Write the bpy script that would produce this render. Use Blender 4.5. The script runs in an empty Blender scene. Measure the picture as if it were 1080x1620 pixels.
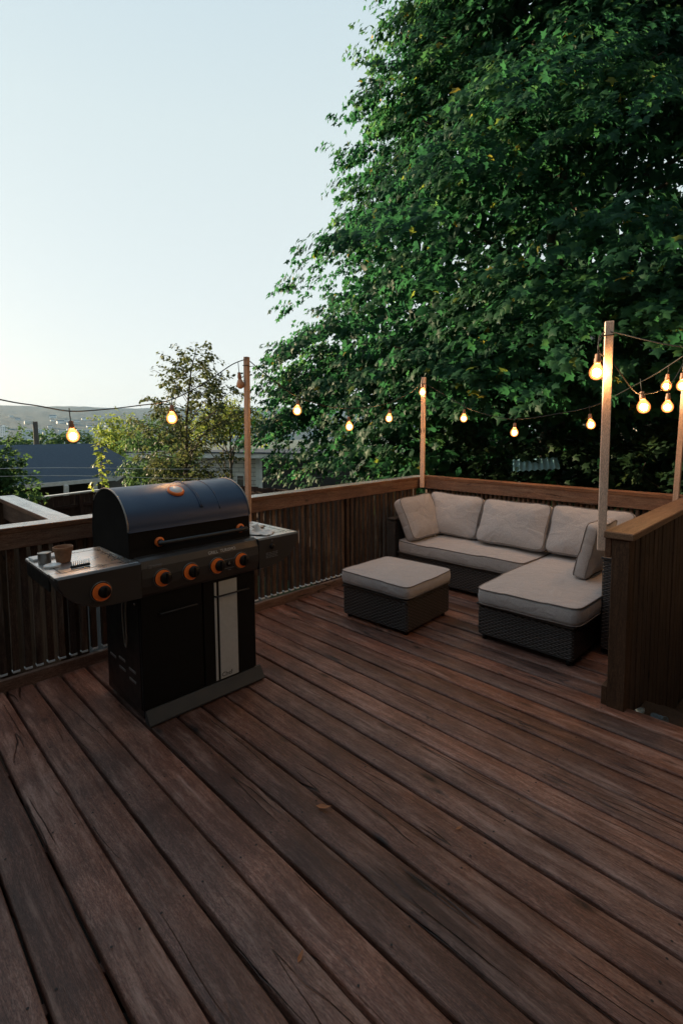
import bpy, math, random
import numpy as np
from mathutils import Vector, Matrix, Euler

random.seed(7)
RNG = np.random.default_rng(11)
SC = bpy.context.scene
COL = SC.collection
PI = math.pi
R = math.radians

# ------------------------------------------------------------------ materials
def new_mat(name):
    m = bpy.data.materials.new(name)
    m.use_nodes = True
    nt = m.node_tree
    bsdf = nt.nodes['Principled BSDF']
    return m, nt, bsdf

class NT:
    """tiny node helper"""
    def __init__(self, nt): self.nt = nt
    def n(self, t, **kw):
        o = self.nt.nodes.new(t)
        for k, v in kw.items():
            if k.startswith('i_'):
                o.inputs[k[2:].replace('_', ' ')].default_value = v
            else:
                setattr(o, k, v)
        return o
    def l(self, a, b): self.nt.links.new(a, b)
    def math(self, op, a, b=None, c=None, clamp=False):
        o = self.nt.nodes.new('ShaderNodeMath'); o.operation = op; o.use_clamp = clamp
        for i, v in enumerate((a, b, c)):
            if v is None: continue
            if isinstance(v, (int, float)): o.inputs[i].default_value = v
            else: self.l(v, o.inputs[i])
        return o.outputs[0]
    def vmath(self, op, a, b=None):
        o = self.nt.nodes.new('ShaderNodeVectorMath'); o.operation = op
        for i, v in enumerate((a, b)):
            if v is None: continue
            if isinstance(v, (tuple, list)): o.inputs[i].default_value = v
            else: self.l(v, o.inputs[i])
        return o.outputs[0]
    def ramp(self, fac, stops, interp='LINEAR'):
        o = self.nt.nodes.new('ShaderNodeValToRGB')
        e = o.color_ramp.elements
        o.color_ramp.interpolation = interp
        while len(e) < len(stops): e.new(0.5)
        for k, (p, c) in enumerate(stops):
            e[k].position = p
            e[k].color = (c, c, c, 1) if isinstance(c, (int, float)) else (*c, 1)
        self.l(fac, o.inputs[0])
        return o.outputs[0]
    def mix(self, fac, a, b, blend='MIX'):
        o = self.nt.nodes.new('ShaderNodeMix'); o.data_type = 'RGBA'; o.blend_type = blend
        for idx, v in ((0, fac), (6, a), (7, b)):
            if isinstance(v, (int, float)): o.inputs[idx].default_value = v
            elif isinstance(v, (tuple, list)): o.inputs[idx].default_value = (*v, 1)
            else: self.l(v, o.inputs[idx])
        return o.outputs[2]
    def noise(self, vec, scale, detail=4, rough=.6, dist=0.0):
        o = self.n('ShaderNodeTexNoise')
        o.inputs['Scale'].default_value = scale
        o.inputs['Detail'].default_value = detail
        o.inputs['Roughness'].default_value = rough
        o.inputs['Distortion'].default_value = dist
        if vec is not None: self.l(vec, o.inputs['Vector'])
        return o.outputs['Fac']
    def bump(self, h, strength, dist, normal=None):
        o = self.n('ShaderNodeBump')
        o.inputs['Strength'].default_value = strength
        o.inputs['Distance'].default_value = dist
        self.l(h, o.inputs['Height'])
        if normal is not None: self.l(normal, o.inputs['Normal'])
        return o.outputs[0]

def simple(name, col, rough=.5, metal=0.0, spec=.5, var=.12, nscale=6.0, bump=0.0, coat=0.0):
    """a plain surface with a little unevenness in tone and gloss"""
    m, nt, b = new_mat(name); g = NT(nt)
    tc = g.n('ShaderNodeTexCoord').outputs['Object']
    n = g.noise(tc, nscale, 5)
    lo = tuple(c * (1 - var) for c in col); hi = tuple(min(1, c * (1 + var)) for c in col)
    g.l(g.ramp(n, [(.3, lo), (.7, hi)]), b.inputs['Base Color'])
    g.l(g.ramp(g.noise(tc, nscale * 2.3, 4), [(.3, max(0.02, rough - .07)), (.7, min(1, rough + .07))]), b.inputs['Roughness'])
    b.inputs['Metallic'].default_value = metal
    b.inputs['Specular IOR Level'].default_value = spec
    b.inputs['Coat Weight'].default_value = coat
    if bump:
        g.l(g.bump(g.noise(tc, nscale * 30, 3), bump, .002), b.inputs['Normal'])
    return m

def wood(name, dark, mid, light, axis=0, rough=.6, attr=False, grey=None, grain=22.0, knots=.5, bump=.5, spec=.3, blotch=.5):
    m, nt, b = new_mat(name); g = NT(nt)
    if attr:
        co = g.n('ShaderNodeNewGeometry').outputs['Position']
        rnd = g.n('ShaderNodeAttribute', attribute_name='rnd').outputs['Fac']
    else:
        co = g.n('ShaderNodeTexCoord').outputs['Object']
        rnd = g.n('ShaderNodeObjectInfo').outputs['Random']
    off = g.n('ShaderNodeCombineXYZ')
    g.l(g.math('MULTIPLY', rnd, 53.0), off.inputs[0]); g.l(g.math('MULTIPLY', rnd, 31.0), off.inputs[1]); g.l(g.math('MULTIPLY', rnd, 17.0), off.inputs[2])
    p = g.vmath('ADD', co, off.outputs[0])
    # warp slightly so that the grain wanders
    wn = g.n('ShaderNodeTexNoise'); wn.inputs['Scale'].default_value = 2.2; wn.inputs['Detail'].default_value = 2
    g.l(p, wn.inputs['Vector'])
    wv = g.vmath('SUBTRACT', wn.outputs['Color'], (.5, .5, .5))
    wamp = [.035, .035, .035]; wamp[axis] = 0.0
    p = g.vmath('ADD', p, g.vmath('MULTIPLY', wv, tuple(wamp)))
    s = [grain] * 3; s[axis] = 2.0
    st = g.vmath('MULTIPLY', p, tuple(s))
    s2 = [grain * 5] * 3; s2[axis] = 6.5
    fine = g.noise(g.vmath('MULTIPLY', p, tuple(s2)), 1.0, 3, .7)
    n1 = g.noise(st, 1.0, 7, .68, .35)
    n2 = g.noise(p, 2.6, 6, .62, .4)
    s4 = [14.0] * 3; s4[axis] = 3.0
    n4 = g.noise(g.vmath('MULTIPLY', p, tuple(s4)), 1.0, 6, .72, .3)
    v = g.math('ADD', g.math('MULTIPLY', n1, .62), g.math('MULTIPLY', fine, .38))
    col = g.ramp(v, [(.30, dark), (.52, mid), (.70, light)])
    sp_ = [480.0] * 3; sp_[axis] = 90.0
    pore = g.noise(g.vmath('MULTIPLY', p, tuple(sp_)), 1.0, 2, .6)
    sq_ = [150.0] * 3; sq_[axis] = 30.0
    pore2 = g.noise(g.vmath('MULTIPLY', p, tuple(sq_)), 1.0, 3, .7)
    col = g.mix(g.ramp(pore, [(.42, .55), (.56, 0.0)]), col, tuple(c * .45 for c in dark))
    col = g.mix(g.ramp(pore2, [(.52, 0.0), (.70, .5)]), col, light)
    # worn and dirty patches
    col = g.mix(g.math('MULTIPLY', g.ramp(n2, [(.38, 0.0), (.66, 1.0)]), blotch), col, dark)
    if grey is not None:
        worn = g.math('MULTIPLY', g.ramp(n4, [(.49, 0.0), (.66, 1.0)]), g.ramp(n1, [(.36, 0.0), (.58, 1.0)]))
        col = g.mix(g.math('MULTIPLY', worn, .55), col, grey)
    # knots
    sk = [7.5] * 3; sk[axis] = 2.6
    vo = g.n('ShaderNodeTexVoronoi'); vo.inputs['Scale'].default_value = 1.0
    g.l(g.vmath('MULTIPLY', p, tuple(sk)), vo.inputs['Vector'])
    kd = g.math('MULTIPLY', g.ramp(vo.outputs['Distance'], [(.06, 1.0), (.17, 0.0)]), g.ramp(n2, [(.42, 0.0), (.5, 1.0)]))
    col = g.mix(g.math('MULTIPLY', kd, knots), col, tuple(c * .25 for c in dark))
    # drying cracks along the grain
    sc = [8.0] * 3; sc[axis] = .55
    cr = g.noise(g.vmath('MULTIPLY', p, tuple(sc)), 1.0, 2, .5, .2)
    crack = g.ramp(g.math('ABSOLUTE', g.math('SUBTRACT', cr, .5)), [(.0025, 1.0), (.0065, 0.0)])
    crack = g.math('MULTIPLY', crack, g.ramp(g.noise(p, 1.7, 2), [(.50, 0.0), (.58, 1.0)]))
    col = g.mix(g.math('MULTIPLY', crack, .85), col, tuple(c * .15 for c in dark))
    # board to board
    tint = g.math('ADD', .66, g.math('MULTIPLY', g.math('FRACT', g.math('MULTIPLY', rnd, 7.31)), .64))
    hsv = g.n('ShaderNodeHueSaturation'); g.l(col, hsv.inputs['Color']); g.l(tint, hsv.inputs['Value'])
    g.l(g.math('ADD', .85, g.math('MULTIPLY', g.math('FRACT', g.math('MULTIPLY', rnd, 3.77)), .3)), hsv.inputs['Saturation'])
    g.l(hsv.outputs[0], b.inputs['Base Color'])
    g.l(g.ramp(n4, [(.3, rough - .12), (.7, min(.95, rough + .16))]), b.inputs['Roughness'])
    b.inputs['Specular IOR Level'].default_value = spec
    h = g.math('SUBTRACT', g.math('ADD', g.math('MULTIPLY', n1, .5), g.math('MULTIPLY', fine, .4)), g.math('MULTIPLY', crack, 1.0))
    h = g.math('SUBTRACT', h, g.math('MULTIPLY', kd, .3))
    g.l(g.bump(h, bump, .006), b.inputs['Normal'])
    return m

def leaf_mat(name, stops, trans=.4, rough=.5, spec=.10, tcol=1.6):
    m, nt, b = new_mat(name); g = NT(nt)
    rnd = g.n('ShaderNodeAttribute', attribute_name='rnd').outputs['Fac']
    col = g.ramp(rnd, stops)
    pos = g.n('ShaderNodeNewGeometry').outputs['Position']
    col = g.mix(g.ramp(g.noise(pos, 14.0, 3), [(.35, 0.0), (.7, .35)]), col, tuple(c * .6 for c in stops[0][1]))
    g.l(col, b.inputs['Base Color'])
    b.inputs['Roughness'].default_value = rough
    b.inputs['Specular IOR Level'].default_value = spec
    t = g.n('ShaderNodeBsdfTranslucent')
    hs = g.n('ShaderNodeHueSaturation'); hs.inputs['Hue'].default_value = .475; hs.inputs['Value'].default_value = tcol; hs.inputs['Saturation'].default_value = 1.05
    g.l(col, hs.inputs['Color']); g.l(hs.outputs[0], t.inputs['Color'])
    mx = g.n('ShaderNodeMixShader'); mx.inputs[0].default_value = trans
    g.l(b.outputs[0], mx.inputs[1]); g.l(t.outputs[0], mx.inputs[2])
    g.l(mx.outputs[0], nt.nodes['Material Output'].inputs['Surface'])
    return m

def bark_mat(name, c):
    m, nt, b = new_mat(name); g = NT(nt)
    tc = g.n('ShaderNodeTexCoord').outputs['Object']
    n = g.noise(g.vmath('MULTIPLY', tc, (9, 9, 1.6)), 1.5, 6, .7)
    g.l(g.ramp(n, [(.3, tuple(x * .4 for x in c)), (.7, c)]), b.inputs['Base Color'])
    b.inputs['Roughness'].default_value = .9
    g.l(g.bump(n, .8, .03), b.inputs['Normal'])
    return m

def fabric_mat(name, c):
    m, nt, b = new_mat(name); g = NT(nt)
    tc = g.n('ShaderNodeTexCoord').outputs['Object']
    big = g.noise(tc, 5.0, 4, .55)
    sp = g.noise(tc, 420.0, 2, .6)
    sp2 = g.noise(tc, 130.0, 3, .6)
    col = g.ramp(g.math('ADD', g.math('MULTIPLY', sp, .6), g.math('MULTIPLY', sp2, .4)), [(.35, tuple(x * .74 for x in c)), (.65, tuple(min(1, x * 1.2) for x in c))])
    col = g.mix(g.math('MULTIPLY', g.ramp(big, [(.4, 0.0), (.7, 1.0)]), .22), col, tuple(x * .7 for x in c))
    g.l(col, b.inputs['Base Color'])
    b.inputs['Roughness'].default_value = .9
    b.inputs['Specular IOR Level'].default_value = .15
    b.inputs['Sheen Weight'].default_value = .25
    n1 = g.bump(sp, .35, .001)
    wr = g.noise(tc, 9.0, 3, .5, .8)
    g.l(g.bump(wr, .42, .03, n1), b.inputs['Normal'])
    return m

def wicker_mat(name, c):
    m, nt, b = new_mat(name); g = NT(nt)
    tc = g.n('ShaderNodeTexCoord').outputs['Object']
    sep = g.n('ShaderNodeSeparateXYZ'); g.l(tc, sep.inputs[0])
    s = g.math('ADD', sep.outputs[0], sep.outputs[1])
    z = sep.outputs[2]
    rowf = g.math('DIVIDE', z, .0125)
    row = g.math('FLOOR', rowf)
    fr = g.math('FRACT', rowf)
    a = g.math('ADD', g.math('MULTIPLY', s, 2 * PI / .05), g.math('MULTIPLY', row, PI))
    over = g.math('ADD', .5, g.math('MULTIPLY', g.math('SINE', a), .5))
    strand = g.math('SINE', g.math('MULTIPLY', fr, PI))
    h = g.math('MULTIPLY', g.math('ADD', .25, over), strand)
    n = g.noise(g.vmath('MULTIPLY', tc, (1, 1, 8)), 60.0, 3)
    col = g.ramp(h, [(.05, tuple(x * .12 for x in c)), (.55, c), (1.0, tuple(min(1, x * 1.9) for x in c))])
    col = g.mix(g.math('MULTIPLY', n, .4), col, tuple(x * .5 for x in c))
    g.l(col, b.inputs['Base Color'])
    b.inputs['Roughness'].default_value = .45
    g.l(g.bump(h, 1.0, .006), b.inputs['Normal'])
    return m

def emit_mat(name, col, strength):
    m = bpy.data.materials.new(name); m.use_nodes = True
    nt = m.node_tree; nt.nodes.clear()
    e = nt.nodes.new('ShaderNodeEmission'); o = nt.nodes.new('ShaderNodeOutputMaterial')
    e.inputs[0].default_value = (*col, 1); e.inputs[1].default_value = strength
    nt.links.new(e.outputs[0], o.inputs[0])
    return m

def globe_mat(name, col, strength, clear):
    """lit bulb shell: lets the filament through, orange glow painted in as a halo"""
    m = bpy.data.materials.new(name); m.use_nodes = True
    nt = m.node_tree; nt.nodes.clear()
    e = nt.nodes.new('ShaderNodeEmission'); o = nt.nodes.new('ShaderNodeOutputMaterial')
    e.inputs[0].default_value = (*col, 1); e.inputs[1].default_value = strength
    t = nt.nodes.new('ShaderNodeBsdfTransparent'); t.inputs[0].default_value = (1, .93, .82, 1)
    mx = nt.nodes.new('ShaderNodeMixShader'); mx.inputs[0].default_value = clear
    nt.links.new(e.outputs[0], mx.inputs[1]); nt.links.new(t.outputs[0], mx.inputs[2]); nt.links.new(mx.outputs[0], o.inputs[0])
    return m

M = {}
M['deck'] = wood('deck_wood', (.054, .023, .016), (.245, .108, .074), (.45, .265, .205), 0, .50, attr=True, grey=(.44, .29, .24), grain=34, knots=.95, bump=1.0, spec=.40, blotch=.72)
M['rail_y'] = wood('rail_wood_y', (.080, .037, .022), (.235, .113, .066), (.38, .22, .14), 1, .6, grey=(.26, .18, .12), knots=.9, bump=.6)
M['rail_x'] = wood('rail_wood_x', (.080, .037, .022), (.235, .113, .066), (.38, .22, .14), 0, .6, grey=(.26, .18, .12), knots=.9, bump=.6)
M['slat'] = wood('slat_wood', (.038, .022, .015), (.118, .068, .045), (.23, .15, .102), 2, .65, grey=(.27, .20, .14), grain=30, bump=.6)
M['wall_wood'] = wood('wall_wood', (.028, .016, .010), (.088, .049, .030), (.16, .093, .06), 2, .6, grain=26, bump=.6)
M['cap_grey'] = wood('weathered_sheen_cap_wood', (.24, .235, .22), (.44, .425, .41), (.58, .565, .55), 1, .22, grain=26, knots=.4, spec=.9, blotch=.3, bump=.2)  # weathered grey, lightened further to stand for sky sheen on the top faces
M['cap_grey_x'] = wood('weathered_sheen_cap_wood_x', (.24, .235, .22), (.44, .425, .41), (.58, .565, .55), 0, .22, grain=26, knots=.4, spec=.9, blotch=.3, bump=.2)
M['cap_warm'] = wood('cap_wood', (.075, .042, .025), (.19, .108, .064), (.31, .19, .12), 1, .5, grain=24, knots=.5, blotch=.35)
M['post'] = wood('new_lumber', (.52, .335, .24), (.72, .50, .375), (.80, .60, .46), 2, .6, grain=34, knots=.95, bump=.3, blotch=.25)
M['screw'] = simple('screw_head', (.03, .026, .024), .55, .5)
M['shade_soil'] = simple('shaded_soil', (.012, .010, .009), .95)  # soil tone kept near black to stand for shade
M['end'] = simple('end_grain', (.62, .60, .55), .6)
M['shoe'] = simple('pale_shoe', (.80, .82, .82), .35)
M['black'] = simple('black_enamel', (.008, .008, .008), .42, 0, .3)
M['door'] = simple('door_black', (.006, .007, .007), .45, 0, .25, bump=.1)
M['lid'] = simple('lid_steel', (.006, .030, .082), .43, 0, .65, var=.05, nscale=3, bump=.10)
M['lid'].node_tree.nodes['Principled BSDF'].inputs['IOR'].default_value = 1.5
M['liddark'] = simple('lid_end_black', (.020, .0175, .016), .8, 0, 0.0)
M['panel'] = simple('panel_charcoal', (.050, .046, .044), .40, .25, .5, var=.06, nscale=4, bump=.2)
M['shelf'] = simple('shelf_steel', (.66, .63, .61), .30, .9, .5, var=.05, nscale=5, bump=.06)
M['lip'] = simple('base_grey', (.030, .034, .036), .6, .0)
M['orange'] = simple('orange_plastic', (1.0, .21, .035), .4, 0, .5, var=.05)
M['ring'] = simple('grey_ring', (.22, .22, .22), .4, .6)
M['strip'] = simple('strip_silver', (.52, .56, .58), .5, .15, .5, var=.06, nscale=40)
M['white'] = simple('white_print', (.62, .62, .60), .5)
M['handle'] = simple('handle_steel', (.035, .038, .042), .35, .5)
M['chrome'] = simple('chrome', (.6, .6, .6), .2, 1.0)
M['terra'] = simple('terracotta', (.30, .150, .082), .75, 0, .3, var=.3, nscale=30, bump=.4)
M['tin'] = simple('tin', (.28, .255, .23), .4, .7)
M['cream'] = simple('cream_wax', (.60, .56, .48), .5)
M['paper'] = simple('paper_white', (.74, .73, .70), .7, var=.05)
M['plate'] = simple('plate_white', (.66, .67, .66), .35)
M['fabric'] = fabric_mat('cushion_fabric', (.415, .385, .378))
M['piping'] = simple('cushion_piping', (.17, .15, .14), .85)
M['tag'] = simple('care_label', (.75, .73, .7), .7)
M['wicker'] = wicker_mat('dark_wicker', (.036, .028, .024))
M['wtrim'] = simple('wicker_trim', (.030, .024, .021), .5)
M['wire'] = simple('cable_black', (.012, .011, .010), .6)
M['ribbon'] = simple('cable_flat', (.10, .07, .05), .5)
M['socket'] = simple('socket_bakelite', (.05, .025, .016), .5)
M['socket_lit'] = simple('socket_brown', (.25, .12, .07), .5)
M['filament'] = emit_mat('filament_glow', (1.0, .56, .24), 205.0)
M['globe'] = globe_mat('globe_lit', (1.0, .38, .10), 1.25, .42)
M['halo'] = globe_mat('halo_skin_lit', (1.0, .30, .08), .75, .74)  # glowing outer shell that imitates the soft halo round a bulb
M['amber'] = simple('amber_glass_off', (.42, .22, .12), .2, 0, .6)
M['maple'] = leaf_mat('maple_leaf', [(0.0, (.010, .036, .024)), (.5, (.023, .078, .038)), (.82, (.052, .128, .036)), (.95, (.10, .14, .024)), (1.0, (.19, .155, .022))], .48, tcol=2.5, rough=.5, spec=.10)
M['airy'] = leaf_mat('airy_leaf', [(0.0, (.040, .060, .024)), (.6, (.062, .085, .032)), (1.0, (.11, .11, .042))], .5, spec=.1)
M['yellow'] = leaf_mat('yellow_leaf', [(0.0, (.08, .14, .03)), (.6, (.15, .21, .045)), (1.0, (.23, .25, .06))], .5, tcol=2.0)
M['green'] = leaf_mat('green_leaf', [(0.0, (.03, .075, .03)), (.6, (.06, .125, .042)), (1.0, (.12, .17, .05))], .45, tcol=1.9)
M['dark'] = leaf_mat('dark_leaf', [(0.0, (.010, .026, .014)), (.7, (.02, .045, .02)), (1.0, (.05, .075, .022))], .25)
M['bark'] = bark_mat('bark', (.10, .075, .055))
M['siding'] = simple('white_siding', (.62, .57, .52), .7)
M['lap'] = simple('dim_lap_boards', (.16, .18, .19), .7)
M['trim'] = simple('white_trim', (.72, .70, .68), .5)
M['fence'] = wood('red_fence', (.030, .013, .009), (.062, .026, .018), (.10, .045, .03), 2, .75, grain=12)
M['darkwall'] = simple('dark_wall', (.035, .033, .032), .8)
M['glass'] = simple('window_glass', (.05, .06, .065), .08, 0, .8)
def facade():
    m, nt, b = new_mat('town_facade'); g = NT(nt)
    tc = g.n('ShaderNodeTexCoord').outputs['Object']; sp = g.n('ShaderNodeSeparateXYZ'); g.l(tc, sp.inputs[0])
    wx = g.math('GREATER_THAN', g.math('FRACT', g.math('DIVIDE', g.math('ADD', sp.outputs[0], sp.outputs[1]), 4.0)), .45)
    wz = g.math('GREATER_THAN', g.math('FRACT', g.math('DIVIDE', sp.outputs[2], 3.6)), .5)
    g.l(g.mix(g.math('MULTIPLY', wx, wz), (.58, .59, .60), (.16, .19, .22)), b.inputs['Base Color']); b.inputs['Roughness'].default_value = .8
    return m
M['city'] = facade()
M['specks'] = simple('far_wall', (.75, .74, .72), .7, nscale=.05)
M['pole'] = bark_mat('pole_wood', (.10, .08, .065))
M['blue'] = simple('pale_blue_sheet', (.26, .50, .62), .35)

def roof_mat():
    m, nt, b = new_mat('roof_shingles'); g = NT(nt)
    tc = g.n('ShaderNodeTexCoord').outputs['Object']
    br = g.n('ShaderNodeTexBrick'); br.inputs['Scale'].default_value = 5.0; br.inputs['Mortar Size'].default_value = .012
    br.inputs['Color1'].default_value = (.042, .064, .092, 1); br.inputs['Color2'].default_value = (.060, .086, .118, 1); br.inputs['Mortar'].default_value = (.025, .03, .04, 1)
    g.l(tc, br.inputs['Vector'])
    g.l(g.mix(g.math('MULTIPLY', g.noise(tc, 30, 3), .5), br.outputs['Color'], (.05, .074, .104)), b.inputs['Base Color'])
    b.inputs['Roughness'].default_value = .9; b.inputs['Specular IOR Level'].default_value = .15
    return m
M['roof'] = roof_mat()

def shingle_mat():
    m, nt, b = new_mat('wall_shingles'); g = NT(nt)
    tc = g.n('ShaderNodeTexCoord').outputs['Object']
    sep = g.n('ShaderNodeSeparateXYZ'); g.l(tc, sep.inputs[0])
    cb = g.n('ShaderNodeCombineXYZ')
    g.l(g.math('ADD', sep.outputs[0], sep.outputs[1]), cb.inputs[0]); g.l(sep.outputs[2], cb.inputs[1])
    br = g.n('ShaderNodeTexBrick'); br.inputs['Scale'].default_value = 1.0; br.inputs['Mortar Size'].default_value = .012
    br.inputs['Brick Width'].default_value = .55; br.inputs['Row Height'].default_value = .17
    br.inputs['Color1'].default_value = (.60, .55, .50, 1); br.inputs['Color2'].default_value = (.68, .63, .58, 1); br.inputs['Mortar'].default_value = (.22, .20, .18, 1)
    g.l(cb.outputs[0], br.inputs['Vector'])
    g.l(br.outputs['Color'], b.inputs['Base Color']); b.inputs['Roughness'].default_value = .8
    return m
M['shingle'] = shingle_mat()

def grass_mat():
    m, nt, b = new_mat('grass_ground'); g = NT(nt)
    p = g.n('ShaderNodeNewGeometry').outputs['Position']
    c = g.ramp(g.noise(p, .9, 6, .7), [(.3, (.018, .028, .012)), (.55, (.03, .05, .018)), (.75, (.06, .06, .028))])
    c = g.mix(g.ramp(g.noise(p, .012, 5), [(.45, 0.0), (.6, .6)]), c, (.05, .085, .03))
    g.l(c, b.inputs['Base Color']); b.inputs['Roughness'].default_value = .95
    g.l(g.bump(g.noise(p, 9, 4), .6, .08), b.inputs['Normal'])
    return m
M['grass'] = grass_mat()

def hill_mat():
    m, nt, b = new_mat('wooded_hill'); g = NT(nt)
    p = g.n('ShaderNodeNewGeometry').outputs['Position']
    n = g.noise(g.vmath('MULTIPLY', p, (1, 1, 3)), .022, 8, .7)
    c = g.ramp(n, [(.3, (.010, .020, .014)), (.55, (.020, .036, .030)), (.75, (.036, .054, .046))])
    g.l(c, b.inputs['Base Color']); b.inputs['Roughness'].default_value = .95
    g.l(g.bump(n, .9, 14), b.inputs['Normal'])
    return m
M['hill'] = hill_mat()

# ------------------------------------------------------------------ mesh helpers
class MB:
    def __init__(s): s.v = []; s.f = []; s.m = []; s.sm = []; s.r = []
    def add(s, vs, fs, mi=0, smooth=False, rnd=0.0):
        o = len(s.v)
        s.v.extend([tuple(p) for p in vs])
        for f in fs:
            s.f.append(tuple(i + o for i in f)); s.m.append(mi); s.sm.append(smooth); s.r.append(rnd)
        return s
    def box(s, lo, hi, bev=.003, mi=0, mat=None, rnd=0.0):
        lo = [min(a, b) for a, b in zip(lo, hi)]; hi = [max(a, b) for a, b in zip(lo, hi)] if False else [max(a, b) for a, b in zip(lo, hi)]
        c = [(a + b) / 2 for a, b in zip(lo, hi)]; h = [(b - a) / 2 for a, b in zip(lo, hi)]
        bev = min(bev, min(h) * .45)
        vs = []; idx = {}
        for sx in (-1, 1):
            for sy in (-1, 1):
                for sz in (-1, 1):
                    sg = (sx, sy, sz)
                    for a in range(3):
                        p = [c[k] + sg[k] * (h[k] if k == a else h[k] - bev) for k in range(3)]
                        idx[(sx, sy, sz, a)] = len(vs); vs.append(p)
        fs = []
        for a in range(3):
            b_, c_ = (a + 1) % 3, (a + 2) % 3
            for sa in (-1, 1):
                q = []
                for sb, sc_ in ((-1, -1), (1, -1), (1, 1), (-1, 1)):
                    sg = [0, 0, 0]; sg[a] = sa; sg[b_] = sb; sg[c_] = sc_
                    q.append(idx[(*sg, a)])
                fs.append(q if sa > 0 else q[::-1])
        for a in range(3):            # edges along axis a
            b_, c_ = (a + 1) % 3, (a + 2) % 3
            for sb in (-1, 1):
                for sc_ in (-1, 1):
                    def k(sa, ax):
                        sg = [0, 0, 0]; sg[a] = sa; sg[b_] = sb; sg[c_] = sc_
                        return idx[(*sg, ax)]
                    q = [k(-1, b_), k(1, b_), k(1, c_), k(-1, c_)]
                    fs.append(q if sb * sc_ < 0 else q[::-1])
        for sx in (-1, 1):
            for sy in (-1, 1):
                for sz in (-1, 1):
                    q = [idx[(sx, sy, sz, a)] for a in range(3)]
                    fs.append(q if sx * sy * sz > 0 else q[::-1])
        if mat is not None: vs = [tuple(mat @ Vector(p)) for p in vs]
        return s.add(vs, fs, mi, False, rnd)
    def tube(s, pts, r, seg=8, mi=0, cap=True, smooth=True, flat=1.0):
        pts = [Vector(p) for p in pts]; n = len(pts)
        rs = r if isinstance(r, (list, tuple)) else [r] * n
        vs = []; up = None
        for i, p in enumerate(pts):
            t = (pts[min(i + 1, n - 1)] - pts[max(i - 1, 0)])
            t = t.normalized() if t.length > 1e-9 else Vector((0, 0, 1))
            if up is None:
                up = Vector((0, 0, 1)) if abs(t.z) < .9 else Vector((1, 0, 0))
            a = t.cross(up).normalized(); bb = a.cross(t).normalized(); up = bb
            for k in range(seg):
                w = 2 * PI * k / seg
                vs.append(p + a * (math.cos(w) * rs[i]) + bb * (math.sin(w) * rs[i] * flat))
        fs = []
        for i in range(n - 1):
            for k in range(seg):
                k2 = (k + 1) % seg
                fs.append((i * seg + k, i * seg + k2, (i + 1) * seg + k2, (i + 1) * seg + k))
        s.add(vs, fs, mi, smooth)
        if cap:
            s.add(vs[:seg], [tuple(range(seg))[::-1]], mi, False); s.add(vs[-seg:], [tuple(range(seg))], mi, False)
        return s
    def lathe(s, prof, seg=24, mi=0, mat=None, smooth=True, close=True):
        vs = []; fs = []
        n = len(prof)
        for k in range(seg):
            w = 2 * PI * k / seg
            for (r, z) in prof: vs.append(Vector((r * math.cos(w), r * math.sin(w), z)))
        for k in range(seg):
            k2 = (k + 1) % seg
            for i in range(n - 1): fs.append((k * n + i, k2 * n + i, k2 * n + i + 1, k * n + i + 1))
        if close:
            if prof[0][0] > 1e-6: fs.append(tuple(k * n for k in range(seg))[::-1])
            if prof[-1][0] > 1e-6: fs.append(tuple(k * n + n - 1 for k in range(seg)))
        if mat is not None: vs = [mat @ p for p in vs]
        return s.add(vs, fs, mi, smooth)
    def prism(s, poly, a0, a1, axis=1, mi=0, smooth=False, caps=True):
        """poly in the two other axes (in order), extruded along axis from a0 to a1"""
        o = [k for k in range(3) if k != axis]
        vs = []
        for a in (a0, a1):
            for p in poly:
                q = [0, 0, 0]; q[axis] = a; q[o[0]] = p[0]; q[o[1]] = p[1]; vs.append(q)
        n = len(poly)
        s.add(vs, [(i, (i + 1) % n, n + (i + 1) % n, n + i) for i in range(n)], mi, smooth)
        if caps: s.add(vs, [tuple(range(n))[::-1], tuple(range(n, 2 * n))], mi, False)
        return s
    def build(s, name, mats, parent=None, world=True, fixn=True):
        me = bpy.data.meshes.new(name)
        off = Vector((0, 0, 0))
        if parent is not None and world: off = root_loc(parent)
        me.from_pydata([tuple(Vector(p) - off) for p in s.v], [], s.f)
        if not isinstance(mats, (list, tuple)): mats = [mats]
        for m in mats: me.materials.append(m)
        me.polygons.foreach_set('material_index', s.m)
        me.polygons.foreach_set('use_smooth', s.sm)
        if any(s.r):
            at = me.attributes.new('rnd', 'FLOAT', 'FACE'); at.data.foreach_set('value', s.r)
        me.update()
        if fixn:
            import bmesh
            bm = bmesh.new(); bm.from_mesh(me); bmesh.ops.remove_doubles(bm, verts=bm.verts, dist=1e-6)
            bmesh.ops.recalc_face_normals(bm, faces=bm.faces); bm.to_mesh(me); bm.free()
        o = bpy.data.objects.new(name, me); COL.objects.link(o)
        if parent is not None: o.parent = parent
        return o

def root_loc(o):
    v = Vector((0, 0, 0))
    while o is not None: v = v + Vector(o.location); o = o.parent
    return v

def tag(o, label=None, cat=None, group=None, kind=None):
    if label: o['label'] = label
    if cat: o['category'] = cat
    if group: o['group'] = group
    if kind: o['kind'] = kind
    return o

def thing(name, loc, label, cat, group=None, rot=(0, 0, 0)):
    o = bpy.data.objects.new(name, None); COL.objects.link(o)
    o.location = loc; o.rotation_euler = rot; o.empty_display_size = .1
    return tag(o, label, cat, group)

def copy_tree(o, parent=None, loc=None):
    c = o.copy(); COL.objects.link(c); c.parent = parent
    if loc is not None: c.location = loc
    for ch in list(o.children): copy_tree(ch, c)
    return c

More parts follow.
